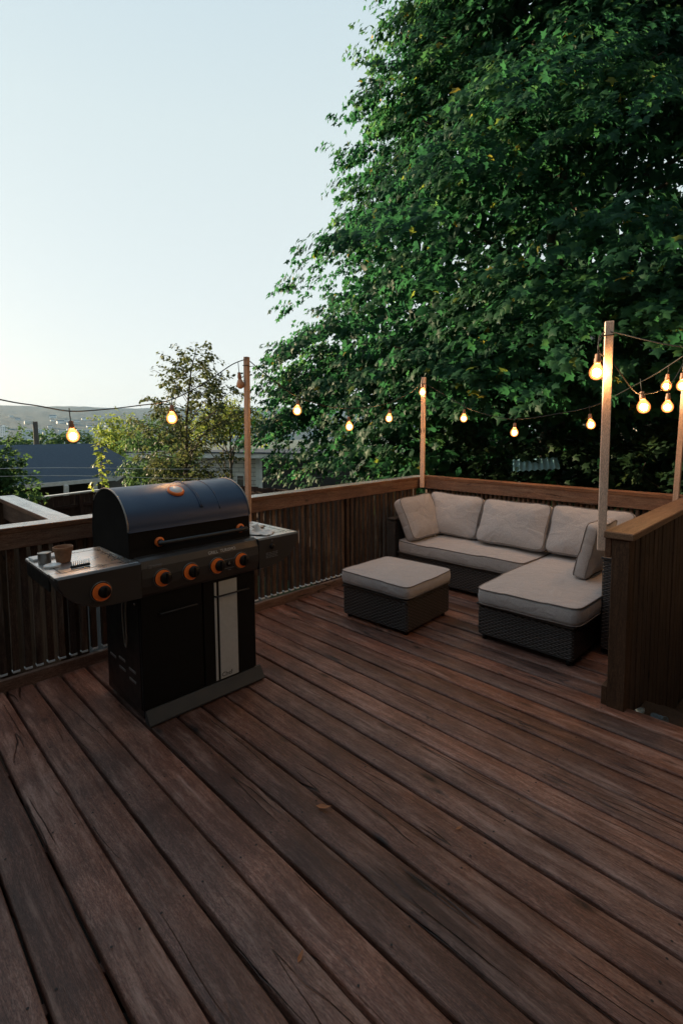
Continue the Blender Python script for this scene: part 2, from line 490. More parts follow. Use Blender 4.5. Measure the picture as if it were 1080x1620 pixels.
def spline(pts, n=12):
    """Catmull-Rom through pts"""
    P = [Vector(p) for p in pts]; out = []
    for i in range(len(P) - 1):
        p0 = P[max(i - 1, 0)]; p1 = P[i]; p2 = P[i + 1]; p3 = P[min(i + 2, len(P) - 1)]
        for k in range(n):
            t = k / n
            out.append(.5 * ((2 * p1) + (p2 - p0) * t + (2 * p0 - 5 * p1 + 4 * p2 - p3) * t * t + (3 * p1 - p0 - 3 * p2 + p3) * t ** 3))
    out.append(P[-1]); return out

# ------------------------------------------------------------------ camera, sky, sun
cam_d = bpy.data.cameras.new('camera'); cam = bpy.data.objects.new('camera', cam_d); COL.objects.link(cam)
YAW, PIT, ROL = R(-45.28088), R(4.46014), R(-.40945)
fw = Vector((math.sin(YAW) * math.cos(PIT), math.cos(YAW) * math.cos(PIT), -math.sin(PIT)))
rt = fw.cross(Vector((0, 0, 1))).normalized(); up = rt.cross(fw)
r2 = rt * math.cos(ROL) + up * math.sin(ROL); u2 = -rt * math.sin(ROL) + up * math.cos(ROL)
mat = Matrix((r2, u2, -fw)).transposed().to_4x4(); mat.translation = (0, 0, 1.57)
cam.matrix_world = mat
cam_d.sensor_fit = 'HORIZONTAL'; cam_d.sensor_width = 36.0; cam_d.lens = 798.5 / 1080 * 36
cam_d.shift_y = -73.2 / 1080
cam_d.clip_start = .05; cam_d.clip_end = 20000
SC.camera = cam

GLOW_AZ = R(-66)
SKY_GAIN = 1.78
SUN_AZ = R(-109)          # measured from +Y towards +X
SUN_EL = R(9.0)
w = bpy.data.worlds.new('World'); SC.world = w; w.use_nodes = True
nt = w.node_tree; bg = nt.nodes['Background']
sky = nt.nodes.new('ShaderNodeTexSky'); sky.sky_type = 'NISHITA'
sky.sun_disc = False; sky.sun_elevation = SUN_EL; sky.sun_rotation = SUN_AZ
sky.air_density = 1.0; sky.dust_density = 1.6; sky.ozone_density = 1.2; sky.altitude = 100
# thin bright evening overcast in front of the clear sky: pale at the horizon, blue overhead
g = NT(nt)
gen = g.n('ShaderNodeTexCoord').outputs['Generated']
sep = g.n('ShaderNodeSeparateXYZ'); g.l(gen, sep.inputs[0])
veil = g.ramp(sep.outputs[2], [(0.0, (.78, .78, .76)), (.08, (.755, .78, .765)), (.25, (.705, .765, .76)), (.48, (.645, .735, .74)), (.66, (.56, .675, .72)), (.82, (.46, .59, .69)), (1.0, (.40, .53, .65))])
sc_ = g.vmath('SCALE', veil); sc_.node.inputs['Scale'].default_value = SKY_GAIN
dot = g.math('ADD', g.math('MULTIPLY', sep.outputs[0], math.sin(GLOW_AZ)), g.math('MULTIPLY', sep.outputs[1], math.cos(GLOW_AZ)))
side = g.ramp(g.math('ADD', .5, g.math('MULTIPLY', dot, .5)), [(0.0, (.56, .63, .67)), (.35, (.70, .76, .79)), (.62, (.88, .91, .93)), (.80, (1, 1, 1)), (1.0, (1, 1, 1))])
sc2 = g.vmath('MULTIPLY', sc_, side)
g.l(g.mix(.955, sky.outputs[0], sc2), bg.inputs[0]); bg.inputs[1].default_value = .15
sd = bpy.data.lights.new('sun', 'SUN'); so = bpy.data.objects.new('sun', sd); COL.objects.link(so)
sd.energy = 3.8; sd.angle = R(.6); sd.color = (1.0, .78, .50)
sdir = Vector((math.sin(SUN_AZ) * math.cos(SUN_EL), math.cos(SUN_AZ) * math.cos(SUN_EL), math.sin(SUN_EL)))
so.rotation_euler = sdir.to_track_quat('Z', 'Y').to_euler(); so.location = (-30, 20, 20)
SC.view_settings.view_transform = 'Standard'; SC.view_settings.look = 'None'
SC.view_settings.exposure = 2.05; SC.view_settings.gamma = 1.0
SC.render.film_transparent = False
try:
    SC.cycles.use_denoising = True; SC.cycles.denoising_input_passes = 'RGB_ALBEDO_NORMAL'; SC.cycles.denoising_prefilter = 'ACCURATE'; SC.cycles.sample_clamp_indirect = 1.5; SC.cycles.max_bounces = 8; SC.cycles.transparent_max_bounces = 24
except Exception: pass

# ------------------------------------------------------------------ deck
RX, BY, RZ = -3.48, 4.72, .985          # inner face of the left rail, of the back rail, rail height
WX = -.89                                # inner face of the right half wall
def build_deck():
    b = MB(); rg = random.Random(3)
    pitch = .1509; y = .4565 - pitch * 15
    k = 0
    while y < BY + .1:
        y0 = y + rg.uniform(-.0015, .0015) + .0060; y1 = y + pitch - .0060 + rg.uniform(-.0018, .0018)
        xa, xb = -3.56, 2.2
        if y > 2.90: xb = WX + .05
        segs = [(xa, xb)]
        if k == 9:
            j = rg.choice((-2.1, -1.5, -.9, -.3, .3, .9)) + .0; segs = [(xa, j - .0015), (j + .0015, xb)]
        for (sa, sb) in segs:
            rnd = rg.uniform(.02, 1)
            n = max(6, int((sb - sa) / .11)); ph = rg.uniform(0, 9); tilt = rg.uniform(-.0025, .0025); lift = rg.uniform(-.0018, .0018)
            vs = []
            for i in range(n + 1):
                x = sa + (sb - sa) * i / n
                e0 = y0 + .0012 * math.sin(x * 2.1 + ph) + rg.gauss(0, .0006); e1 = y1 + .0012 * math.sin(x * 1.7 + ph * 2) + rg.gauss(0, .0006)
                zz = lift + .0015 * math.sin(x * 1.3 + ph)
                cup = .0015 * math.sin(ph)
                vs += [(x, e0, -.036), (x, e0, -.008 + zz - tilt), (x, e0 + .0025, -.0025 + zz - tilt), (x, e0 + .008, zz - tilt), (x, (e0 + e1) / 2, zz + cup),
                       (x, e1 - .008, zz + tilt), (x, e1 - .0025, -.0025 + zz + tilt), (x, e1, -.008 + zz + tilt), (x, e1, -.036)]
            fs = []
            for i in range(n):
                for q in range(8): fs.append((i * 9 + q, (i + 1) * 9 + q, (i + 1) * 9 + q + 1, i * 9 + q + 1))
            b.add(vs, fs, 0, True, rnd)
            b.add(vs[:9], [tuple(range(9))], 0, False, rnd); b.add(vs[-9:], [tuple(range(9))[::-1]], 0, False, rnd)
        for x in (-3.3, -2.7, -2.1, -1.5, -.9, -.3, .3, .9, 1.5, 2.1):
            if x > xb: continue
            for yy in (y0 + .028, y1 - .028):
                px_, py_ = x + rg.uniform(-.008, .008), yy + rg.uniform(-.006, .006)
                b.add([(px_ + .0042 * math.cos(q * PI / 4), py_ + .0042 * math.sin(q * PI / 4), .0022 + lift) for q in range(8)], [tuple(range(8))], 1, False, .5)
        y += pitch; k += 1
    # joists and the rim under the boards
    for x in (-3.3, -2.7, -2.1, -1.5, -.9, -.3, .3, .9, 1.5, 2.1):
        b.box((x - .019, -1.7, -.22), (x + .019, 2.9 if x > -.85 else BY + .05, -.042), .002, 0, rnd=.5)
    b.box((WX + .13, 2.899, -.24), (2.2, 2.915, -.045), .002, 0, rnd=.3)
    o = b.build('deck', [M['deck'], M['screw']], fixn=False)
    tag(o, kind='structure')
build_deck()

# ------------------------------------------------------------------ railings
def topmat(o, slot=1, lim=.9):
    for p in o.data.polygons:
        if p.normal.z > lim: p.material_index = slot

def slat_mesh(w, d, z0, z1, shoe):
    b = MB(); b.box((-w / 2, -d / 2, z0), (w / 2, d / 2, z1), .004)
    if shoe: b.box((-w / 2 - .001, -d / 2 - .001, z0 - .012), (w / 2 + .001, d / 2 + .001, z0 + .002), .002, 1)
    return b

def railing_left():
    t = thing('deck_railing', (RX - .05, 2.0, 0), 'long brown slatted railing with pale grey top behind the grill and ottoman', 'railing')
    b = MB(); b.box((RX - .038, -1.6, .855), (RX, BY + .12, RZ - .034), .003); b.build('top_board', M['rail_y'], t)
    b = MB(); b.box((RX - .15, -1.6, RZ - .034), (RX + .003, BY + .15, RZ), .004); o = b.build('rail_cap', [M['rail_y'], M['cap_grey']], t); topmat(o)
    b = MB(); b.box((RX - .034, -1.6, -.03), (RX, BY, .072), .003); b.build('bottom_board', M['rail_y'], t)
    y = .35 - .0657 * 16; first = None; k = 0
    rg = random.Random(5)
    while y < BY - .02:
        off = Vector((RX - .058 + rg.uniform(-.003, .003), y + rg.uniform(-.003, .003), 0)) - root_loc(t)
        if first is None:
            first = slat_mesh(.036, .037, .092, .90, True).build('baluster', [M['slat'], M['shoe']], t, world=False); first.location = off
        else:
            c = first.copy(); COL.objects.link(c); c.parent = t; c.location = off; c.rotation_euler = (rg.uniform(-.004, .004), 0, rg.uniform(-.05, .05))
        y += .0657
    for yy in (-.55, 1.07, 2.3, 3.55):
        b = MB(); b.box((RX - .17, yy - .045, -1.2), (RX - .082, yy + .045, RZ - .037), .004); b.build('support_post', M['slat'], t)
railing_left()

def railing_back():
    t = thing('deck_railing', (-2.2, BY + .05, 0), 'brown slatted railing along the far end behind the sofa cushions', 'railing')
    b = MB(); b.box((RX + .004, BY, .858), (WX + .0, BY + .038, RZ + .012 - .034), .003); b.build('top_board', M['rail_x'], t)
    b = MB(); b.box((RX + .004, BY - .003, RZ + .012 - .034), (WX + .0, BY + .115, RZ + .012), .004); b.build('rail_cap', [M['rail_x'], M['rail_x']], t)
    b = MB(); b.box((RX + .004, BY, -.03), (WX, BY + .034, .072), .003); b.build('bottom_board', M['rail_x'], t)
    rg = random.Random(6); first = None; x = RX + .06
    while x < WX - .03:
        off = Vector((x + rg.uniform(-.002, .002), BY + .058, 0)) - root_loc(t)
        if first is None:
            first = slat_mesh(.030, .036, .092, .90, True).build('baluster', [M['slat'], M['shoe']], t, world=False); first.location = off
        else:
            c = first.copy(); COL.objects.link(c); c.parent = t; c.location = off; c.rotation_euler = (0, 0, rg.uniform(-.05, .05))
        x += .0505
    for xx in (-2.6, -1.7):
        b = MB(); b.box((xx - .045, BY + .08, -1.2), (xx + .045, BY + .165, .94), .004); b.build('support_post', M['slat'], t)
railing_back()

def half_wall():
    t = thing('half_wall', (WX + .05, 3.9, 0), 'solid dark brown half wall with a warm wooden cap at the right edge of the deck', 'half wall')
    y0 = 2.945
    b = MB(); b.box((WX, y0, -.95), (WX + .09, y0 + .09, .952), .004); b.build('end_post', M['wall_wood'], t)
    b = MB(); rg = random.Random(9); y = y0 + .093
    while y < BY + .12:
        wd = rg.uniform(.085, .095); d = rg.uniform(0, .006)
        b.box((WX + .008, y, .02), (WX + .030, y + wd, .95), .003); b.box((WX + .034, y, -.95), (WX + .056, y + .096, .02), .001)
        b.box((WX + .060, y + .02, -.95), (WX + .084 + d, y + wd + .015, .95), .004)
        y += .096
    b.build('wall_boards', M['wall_wood'], t)
    b = MB(); b.box((WX - .034, y0 + .002, .845), (WX - .002, BY - .004, .95), .003); b.build('inner_board', M['rail_y'], t)
    b = MB(); b.box((WX - .036, y0 - .02, .953), (WX + .112, BY + .16, .992), .005); b.build('wall_cap', M['cap_warm'], t)
    b = MB(); b.box((WX - .032, y0 + .01, .0), (WX - .002, BY - .01, .11), .003); b.build('kick_board', M['wall_wood'], t)
half_wall()

def landing_rails():
    t = thing('deck_railing', (-4.4, 1.0, -.2), 'short board railing with weathered cap running out from behind the grill', 'railing')
    b = MB(); b.box((-5.22, .925, RZ - .036), (RX - .152, 1.065, RZ - .002), .004); o = b.build('rail_cap', [M['rail_x'], M['cap_grey_x']], t); topmat(o)
    b = MB(); b.box((-5.1, .955, .80), (RX - .237, .99, RZ - .038), .003); b.build('top_board', M['rail_x'], t)
    b = MB(); x = -5.1
    while x < RX - .325: b.box((x, .995, -.6), (x + .085, 1.02, RZ - .038), .003); x += .088
    b.box((-5.26, .87, -.66), (-5.105, 1.03, RZ - .04), .004); b.box((RX - .235, .955, -.6), (RX - .153, 1.03, RZ - .04), .004)
    b.build('rail_boards', M['wall_wood'], t)
    t = thing('deck_railing', (-5.2, -.2, -.2), 'weathered railing at the far side of the stair landing beyond the left edge', 'railing')
    b = MB(); b.box((-5.26, -1.5, RZ - .034), (-5.12, .922, RZ), .004); o = b.build('rail_cap', [M['rail_y'], M['cap_grey']], t); topmat(o)
    b = MB(); b.box((-5.15, -1.5, .80), (-5.12, .922, RZ - .038), .003); b.build('top_board', M['rail_y'], t)
    b = MB(); y = -1.5
    while y < .85: b.box((-5.20, y, -.6), (-5.175, y + .085, RZ - .038), .003); y += .088
    b.build('rail_boards', M['wall_wood'], t)
    b = MB(); b.box((-5.1, -1.5, -.66), (RX - .18, .95, -.62), .004)
    tag(b.build('stair_landing', M['wall_wood']), 'dark sunken stair landing boxed in by weathered railings', 'landing')
landing_rails()

# ------------------------------------------------------------------ light poles
def pole(base, top, label, s=.038, rot=0.0):
    t = thing('light_pole', base, label, 'pole', 'new lumber poles carrying the string lights')
    d = Vector(top) - Vector(base); h = d.length
    b = MB(); b.box((-s / 2, -s / 2, 0), (s / 2, s / 2, h), .0025)
    o = b.build('pole_shaft', [M['post'], M['end']], t, world=False); topmat(o)
    o.rotation_euler = d.to_track_quat('Z', 'Y').to_euler(); o.rotation_euler.rotate_axis('Z', rot - o.rotation_euler.z * 0)
    b = MB()
    for z in (.03, .10):
        b.lathe([(0, 0), (.0045, 0), (.0045, .0025), (0, .0035)], 10, mat=Matrix.Translation((s / 2, 0, z)) @ Matrix.Rotation(PI / 2, 4, 'Y'))
    b.build('bolt', M['tin'], t, world=False)
    b = MB(); q = s / 2 + .003; zt_ = h - .075
    b.tube([(-q, -q, zt_), (q, -q, zt_ + .003), (q, q, zt_ + .006), (-q, q, zt_ + .003), (-q, -q, zt_)], .0032, 6)
    b.tube([(-q, -q, zt_), (-q - .022, -q - .008, zt_ + .004), (-q - .026, -q - .006, zt_ - .02)], .003, 6)
    cu = b.build('cable_tie', M['wire'], t, world=False); cu.rotation_euler = o.rotation_euler
    return t
pole((RX + .020, 2.345, .74), (RX + .012, 2.366, 2.135), 'slim pale wooden pole just behind the grill lid')
pole((RX + .050, BY - .026, .868), (RX + .060, BY - .022, 2.115), 'thinnest looking wooden pole in the far corner behind the sofa', .046)
pole((WX - .058, 2.965, .875), (WX - .044, 2.93, 2.115), 'nearest wooden pole with a knot, hung on the half wall beside the sofa', .042)
pole((WX - .075, BY - .03, .80), (WX - .035, BY - .03, 2.13), 'wooden pole cut by the right picture edge behind the half wall')
pole((RX + .020, -.45, .74), (RX + .020, -.45, 2.12), 'wooden pole on the railing out of view to the left')

# ------------------------------------------------------------------ string lights
def cable(pts, label, r=.0038, flatparts=()):
    b = MB(); P = spline(pts, 10); b.tube(P, r, 6)
    t = b.build('string_light_cable', [M['wire'], M['ribbon']])
    tag(t, label, 'cable', 'cables of the string lights')
    return t
X = RX - .008
ca = [(X, -.45, 2.10), (X, .2, 1.86), (X, .671, 1.74), (X, .864, 1.708), (X, 1.029, 1.68), (X, 1.192, 1.687), (X, 1.463, 1.722), (X, 1.708, 1.768), (X, 1.976, 1.896), (X, 2.236, 2.063), (X + .02, 2.365, 2.118)]
cable(ca, 'dark light cable sagging against the sky above the grill', .0042)
cb = [(X + .02, 2.372, 2.118), (X, 2.632, 1.973), (X, 2.851, 1.859), (X, 3.057, 1.799), (X, 3.294, 1.758), (X, 3.558, 1.746), (X, 3.921, 1.772), (X, 4.227, 1.833), (X, 4.558, 1.948), (X + .04, BY - .03, 2.06)]
cable(cb, 'light cable between the grill side pole and the corner pole')
Y = BY + .04
cc = [(-3.44, BY, 2.06), (-3.219, Y, 1.929), (-2.898, Y, 1.759), (-2.602, Y, 1.666), (-2.328, Y, 1.629), (-1.956, Y, 1.671), (-1.676, Y, 1.721), (-1.52, Y, 1.782), (-1.325, Y, 1.885), (-1.142, Y, 1.987), (-.95, BY - .03, 2.10)]
cable(cc, 'light cable sagging above the far railing behind the sofa')
X2 = WX - .04
cd = [(X2 - .028, 2.90, 2.05), (X2 - .035, 2.875, 1.96), (X2, 3.003, 1.90), (X2, 3.2, 1.83), (X2, 3.418, 1.764), (X2, 3.65, 1.765), (X2, 3.937, 1.795), (X2, 4.3, 1.88), (X2, BY - .04, 2.08)]
cable(cd, 'light cable hanging from the nearest pole along the half wall')
ce = [(X2 - .03, 2.915, 2.055), (X2 + .026, 2.918, 2.052), (-.6, 2.94, 1.945), (-.1, 3.1, 1.86), (.6, 3.4, 1.88), (1.58, 3.7, 2.2)]
cable(ce, 'taut light cable leaving the nearest pole to the upper right')

GLOBE = None
def bulb_proto():
    t = thing('light_bulb', (0, 0, 0), 'x', 'light bulb', 'warm bulbs of the string lights')
    b = MB(); b.lathe([(.0, 0.0), (.0105, 0.0), (.0135, -.006), (.0135, -.020), (.0165, -.026), (.0165, -.046), (.013, -.052), (0, -.052)], 16)
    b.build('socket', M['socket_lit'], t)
    b = MB(); b.lathe([(.012, -.052), (.0145, -.055), (.021, -.067), (.028, -.082), (.031, -.097), (.028, -.112), (.021, -.124), (.010, -.131), (0, -.133)], 24, close=False)
    gl = b.build('glass_globe', M['globe'], t)
    b = MB(); b.lathe([(.0165, -.050), (.019, -.056), (.027, -.067), (.0355, -.082), (.0380, -.097), (.0355, -.112), (.027, -.127), (.013, -.135), (0, -.137)], 24, close=False); b.build('halo_skin', M['halo'], gl)  # oversized shell added for the halo, no real layer of the bulb
    b = MB(); b.lathe([(0, -.076), (.010, -.079), (.0175, -.087), (.0205, -.098), (.0175, -.109), (.010, -.117), (0, -.120)], 16, close=False)
    b.build('filament', M['filament'], t)
    b = MB(); b.tube([(0, 0, -.002), (0, 0, .04), (.002, 0, .08)], .003, 6); b.build('drop_cord', M['wire'], t)
    return t
bulbs = [
 ((RX - .008, 1.043, 1.52), .065, 'lit bulb hanging in front of the far hillside above the grill shelf'),
 ((RX - .008, 1.723, 1.636), .05, 'lit bulb in front of the airy tree above the grill lid'),
 ((RX - .008, 2.913, 1.711), .06, 'lit bulb against the leaves just right of the grill side pole'),
 ((RX - .008, 3.556, 1.566), .07, 'lit bulb low on the cable midway between grill pole and corner pole'),
 ((RX - .008, 4.185, 1.651), .07, 'lit bulb nearest the corner pole on its left'),
 ((RX + .055, BY - .05, 1.945), .05, 'lit bulb touching the top of the corner pole'),
 ((-2.935, Y, 1.645), .06, 'lit bulb just right of the corner pole above the far railing'),
 ((-2.359, Y, 1.495), .06, 'lowest lit bulb at the sag of the cable behind the sofa'),
 ((-1.655, Y, 1.568), .06, 'lit bulb left of the nearest pole and lower than its neighbour'),
 ((-1.067, Y, 1.875), .06, 'small lit bulb high between the nearest pole and the right edge'),
 ((X2 - .035, 2.865, 1.845), .06, 'lit bulb half hidden behind the upper part of the nearest pole'),
 ((X2, 3.544, 1.675), .05, 'large lit bulb right of the nearest pole'),
 ((X2, 4.184, 1.69), .05, 'lit bulb hanging lowest at the far right over the half wall'),
 ((X2, 4.58, 1.86), .05, 'lit bulb cut by the right edge of the picture'),
]
proto = None
for k, (c, cordlen, lab) in enumerate(bulbs):
    top = (c[0], c[1], c[2] + .098)
    if proto is None: proto = bulb_proto(); o = proto
    else: o = copy_tree(proto)
    o.location = top; o['label'] = lab
    o.rotation_euler = (random.uniform(-.12, .12), random.uniform(-.12, .12), random.uniform(0, 3))
# the one bulb that is out
t = copy_tree(proto); t.location = (RX - .008, 2.305, 2.01); t['label'] = 'unlit amber bulb beside the top of the grill side pole'
for ch in t.children:
    if ch.name.startswith('glass'):
        ch.data = ch.data.copy(); ch.data.materials[0] = M['amber']
        for c2 in list(ch.children): bpy.data.objects.remove(c2)
for ch in list(t.children):
    if ch.name.startswith('filament'): bpy.data.objects.remove(ch)

# ------------------------------------------------------------------ barbecue grill
def text_obj(s, name, mat, size, loc, rot, parent, extrude=.0004):
    cu = bpy.data.curves.new(name, 'FONT'); cu.body = s; cu.size = size; cu.extrude = extrude; cu.align_x = 'LEFT'
    cu.resolution_u = 3
    o = bpy.data.objects.new(name, cu); COL.objects.link(o)
    dg = bpy.context.evaluated_depsgraph_get()
    me = bpy.data.meshes.new_from_object(o.evaluated_get(dg)); bpy.data.objects.remove(o)
    o = bpy.data.objects.new(name, me); COL.objects.link(o)
    me.materials.clear(); me.materials.append(mat)
    o.parent = parent; o.location = Vector(loc) - root_loc(parent); o.rotation_euler = rot
    return o
FACE = (PI / 2, 0, PI / 2)       # text standing on a face that looks towards +X

def grill():
    g = thing('barbecue_grill', (-2.8, 1.41, 0), 'black four burner gas grill with domed steel lid and orange trimmed knobs', 'barbecue')
    y0, y1 = 1.045, 1.765
    # base and cabinet
    b = MB(); b.box((-3.06, y0 + .01, .03), (-2.56, y1 + .015, .075), .004)
    for yy in (y0 + .06, y1 - .06):
        for xx in (-3.0, -2.6): b.lathe([(.022, 0), (.022, .028), (.012, .03)], 14, mat=Matrix.Translation((xx, yy, 0)))
    b.build('base', M['black'], g)
    b = MB(); b.prism([(-2.555, .008), (-2.555, .078), (-2.542, .078), (-2.497, .016), (-2.497, .008)], y0 + .012, y1 + .024)
    b.build('front_lip', M['lip'], g)
    b = MB(); b.box((-3.04, y0 + .004, .078), (-2.60, y0 + .022, .72), .004)
    side = b.build('side_panel', M['black'], g)
    for (xx, zz) in ((-2.99, .25), (-2.86, .27), (-2.86, .215), (-2.72, .25), (-2.72, .195)):
        b = MB(); b.box((xx, y0 + .001, zz), (xx + .085, y0 + .005, zz + .014), .001); b.build('vent_slot_glint', M['ring'], side)  # grey strips painted in for light showing through the slots
    b = MB(); b.box((-3.04, y1 - .022, .078), (-2.60, y1 - .004, .72), .004); b.build('side_panel', M['black'], g)
    b = MB(); b.box((-3.05, y0 + .022, .078), (-3.03, y1 - .022, .72), .003); b.build('back_panel', M['black'], g)
    b = MB(); b.box((-2.60, y0, .078), (-2.565, y1, .70), .003); b.build('cabinet_frame', M['black'], g)
    ym = (y0 + y1) / 2 - .0
    for k, (a, c) in enumerate(((y0 + .004, ym - .003), (ym + .003, y1 - .004))):
        b = MB(); b.box((-2.567, a, .084), (-2.545, c, .695), .004)
        d = b.build('cabinet_door', M['door'], g)
        b = MB(); ha, hb = (a + .095, a + .315) if k == 0 else (a + .07, a + .30)
        zc = .585 if k == 0 else .595
        b.tube([(-2.545, ha, zc), (-2.528, ha + .004, zc), (-2.526, ha + .012, zc), (-2.526, hb - .012, zc), (-2.528, hb - .004, zc), (-2.545, hb, zc)], .0052, 8)
        b.build('door_handle', M['handle'], d)
        if k == 1:
            b = MB(); s0 = 1.478
            b.box((-2.5465, s0, .088), (-2.5425, s0 + .015, .675), .0006)
            b.box((-2.5465, s0 + .030, .088), (-2.5425, s0 + .152, .675), .0006)
            b.build('silver_stripe', M['strip'], d)
            text_obj('Chef', 'lettering', M['black'], .037, (-2.5422, s0 + .036, .1), FACE, d)
    # fire box behind the control panel
    b = MB(); b.box((-3.08, y0 + .03, .70), (-2.60, y1 - .03, .875), .006); b.build('fire_box', M['liddark'], g)
    # control panel: bulging section
    sec = [(-2.60, .895), (-2.545, .897), (-2.522, .885), (-2.506, .85), (-2.499, .80), (-2.502, .755), (-2.512, .715), (-2.525, .698), (-2.60, .695)]
    b = MB(); b.prism(sec, y0 + .001, y1 - .001, smooth=False)
    cp = b.build('control_panel', M['panel'], g)
    def knob(y, z, r, parent, x=-2.4995, crescent=True, ang=0.0):
        T = Matrix.Translation((x, y, z)) @ Matrix.Rotation(PI / 2, 4, 'Y')
        b = MB(); b.lathe([(r * .98, 0), (r * 1.0, .003), (r * .93, .004), (r * .90, .0015)], 36, mat=T, close=False)
        b.lathe([(0, .0005), (r * .93, .0005), (r * .93, .002), (0, .0022)], 36, mi=1, mat=T)
        k = b.build('knob', [M['ring'], M['black']], parent)
        # orange crescent: ring whose bore sits off centre
        n = 48; vs = []; ro, ri = r * .86, r * .57; dy, dz = r * .20 * math.cos(ang), r * .17 * math.sin(ang)
        for i in range(n):
            a = 2 * PI * i / n
            for (rr, ex, cy, cz) in ((ro, .006, 0, 0), (ro, .013, 0, 0), (ri, .015, dy, dz), (ri, .006, dy, dz)):
                vs.append((x + ex, y + cy + rr * math.cos(a), z + cz + rr * math.sin(a)))
        fs = []
        for i in range(n):
            j = (i + 1) % n
            for q in range(4): fs.append((i * 4 + q, j * 4 + q, j * 4 + (q + 1) % 4, i * 4 + (q + 1) % 4))
        b = MB(); b.add(vs, fs, 0, False); b.build('orange_ring', M['orange'], k)
        T2 = Matrix.Translation((x, y + dy * (1.25 if crescent else 1), z + dz)) @ Matrix.Rotation(PI / 2, 4, 'Y')
        b = MB(); rr = ri * (1.02 if not crescent else 1.12)
        b.lathe([(rr, .004), (rr, .024), (rr * .92, .028), (0, .029)], 32, mat=T2)
        b.box((x + .027, y + dy * 1.25 - rr * .16, z + dz - rr * .9), (x + .036, y + dy * 1.25 + rr * .16, z + dz + rr * .9), .003)
        b.build('knob_grip', M['black'], k)
        return k
    for y in (1.152, 1.312, 1.474, 1.634): knob(y, .787, .0495, cp, ang=.05)
    # ignition badge between the two right knobs
    b = MB(); T = Matrix.Translation((-2.4985, 1.554, .785)) @ Matrix.Rotation(PI / 2, 4, 'Y')
    b.lathe([(.0165, 0), (.0165, .003), (0, .0032)], 24, mat=T)
    b.box((-2.4995, 1.518, .8085), (-2.4965, 1.590, .8105), .0005, 1); b.box((-2.4995, 1.518, .757), (-2.4965, 1.590, .759), .0005, 1)
    b.box((-2.4995, 1.545, .745), (-2.4962, 1.565, .748), .0005, 1)
    b.add([(-2.4950, 1.545, .779), (-2.4950, 1.563, .779), (-2.4950, 1.554, .800)], [(0, 1, 2)], 1)
    b.build('ignition_badge', [M['black'], M['ring']], cp)
    text_obj('GRILL  TURISMO', 'lettering', M['white'], .0245, (-2.5055, 1.425, .857), (PI / 2 - .22, 0, PI / 2), cp)
    b = MB(); b.box((-2.5065, 1.082, .846), (-2.5045, 1.100, .864), .0005); b.box((-2.5065, 1.104, .848), (-2.5045, 1.155, .860), .0005)
    b.build('maker_badge', M['ring'], cp)
    # side shelves
    def shelf(ya, yb, left):
        yo, yi = (ya, yb) if left else (yb, ya)
        sgn = 1 if left else -1
        b = MB(); b.box((-3.03, min(ya, yb), .872), (-2.522, max(ya, yb), .889), .004)
        s = b.build('side_shelf', M['shelf'], g)
        # recessed plate line on the top
        e = .0012
        b = MB()
        a0, a1 = min(ya, yb) + .045, max(ya, yb) - .05
        for (p, q) in (((-2.965, a0), (-2.585, a0 + .005)), ((-2.965, a1 - .005), (-2.585, a1)), ((-2.965, a0 + .0051), (-2.96, a1 - .0051)), ((-2.59, a0 + .0051), (-2.585, a1 - .0051))):
            b.box((p[0], p[1], .8885), (q[0], q[1], .8885 + e), .0002)
        b.build('shelf_groove', M['black'], s)
        # apron with rounded lower outer corner
        out = [(yo, .888), (yo + sgn * .001, .87), (yo + sgn * .008, .845), (yo + sgn * .030, .805), (yo + sgn * .065, .765), (yo + sgn * .115, .732), (yo + sgn * .175, .711), (yo + sgn * .235, .702), (yi, .700), (yi, .888)]
        n = len(out)
        prof = [(-2.60, 0), (-2.522, 0), (-2.506, .0), (-2.5, 0)]
        vs = []; fs = []
        for (y, z) in out: vs.append((-2.62, y, z))
        for (y, z) in out: vs.append((-2.515, y, z))
        cy = (yo + yi) / 2; cz = .80
        for (y, z) in out: vs.append((-2.500, y + (cy - y) * .05 * (0 if abs(y - yi) < 1e-6 else 1), z + (cz - z) * .08))
        for r_ in range(2):
            for i in range(n): fs.append((r_ * n + i, r_ * n + (i + 1) % n, (r_ + 1) * n + (i + 1) % n, (r_ + 1) * n + i))
        fs.append(tuple(range(n))); fs.append(tuple(range(2 * n, 3 * n)))
        b = MB(); b.add(vs, fs); ap = b.build('shelf_apron', M['panel'], s)
        # black end wall and underside rim
        b = MB(); b.box((-3.02, yo + sgn * .004, .80), (-2.625, yo + sgn * .012, .871), .002)
        b.box((-3.02, min(ya, yb) + .013, .80), (-3.008, max(ya, yb) - .013, .871), .002); b.build('shelf_rim', M['black'], s)
        return s, ap
    s, ap = shelf(.652, y0 - .002, True)
    knob(.845, .787, .050, ap, x=-2.4985, crescent=False, ang=.15)
    # lifting bar beside the lid
    b = MB(); b.tube([(-2.96, y0 - .035, .893), (-2.64, y0 - .035, .893)], .004, 6); b.build('shelf_rod', M['tin'], s)
    s, ap = shelf(y1 + .002, 2.085, False)
    b = MB()
    T = Matrix.Translation((-2.498, 1.862, .832)) @ Matrix.Rotation(PI / 2, 4, 'Y')
    b.lathe([(.017, 0), (.017, .006), (.012, .010), (0, .011)], 20, mat=T); b.build('igniter_button', M['black'], ap)
    b = MB(); b.box((-2.4992, 1.857, .862), (-2.4966, 1.868, .866), .0005); b.box((-2.4992, 1.861, .866), (-2.4966, 1.866, .874), .0005)
    rg = random.Random(2)
    for k in range(4):
        y = 1.815
        while y < 1.90:
            wd = rg.uniform(.008, .02); b.box((-2.4992, y, .792 - k * .0095), (-2.4966, min(y + wd, 1.905), .796 - k * .0095), .0004); y += wd + .004
    b.build('warning_print', M['ring'], ap)
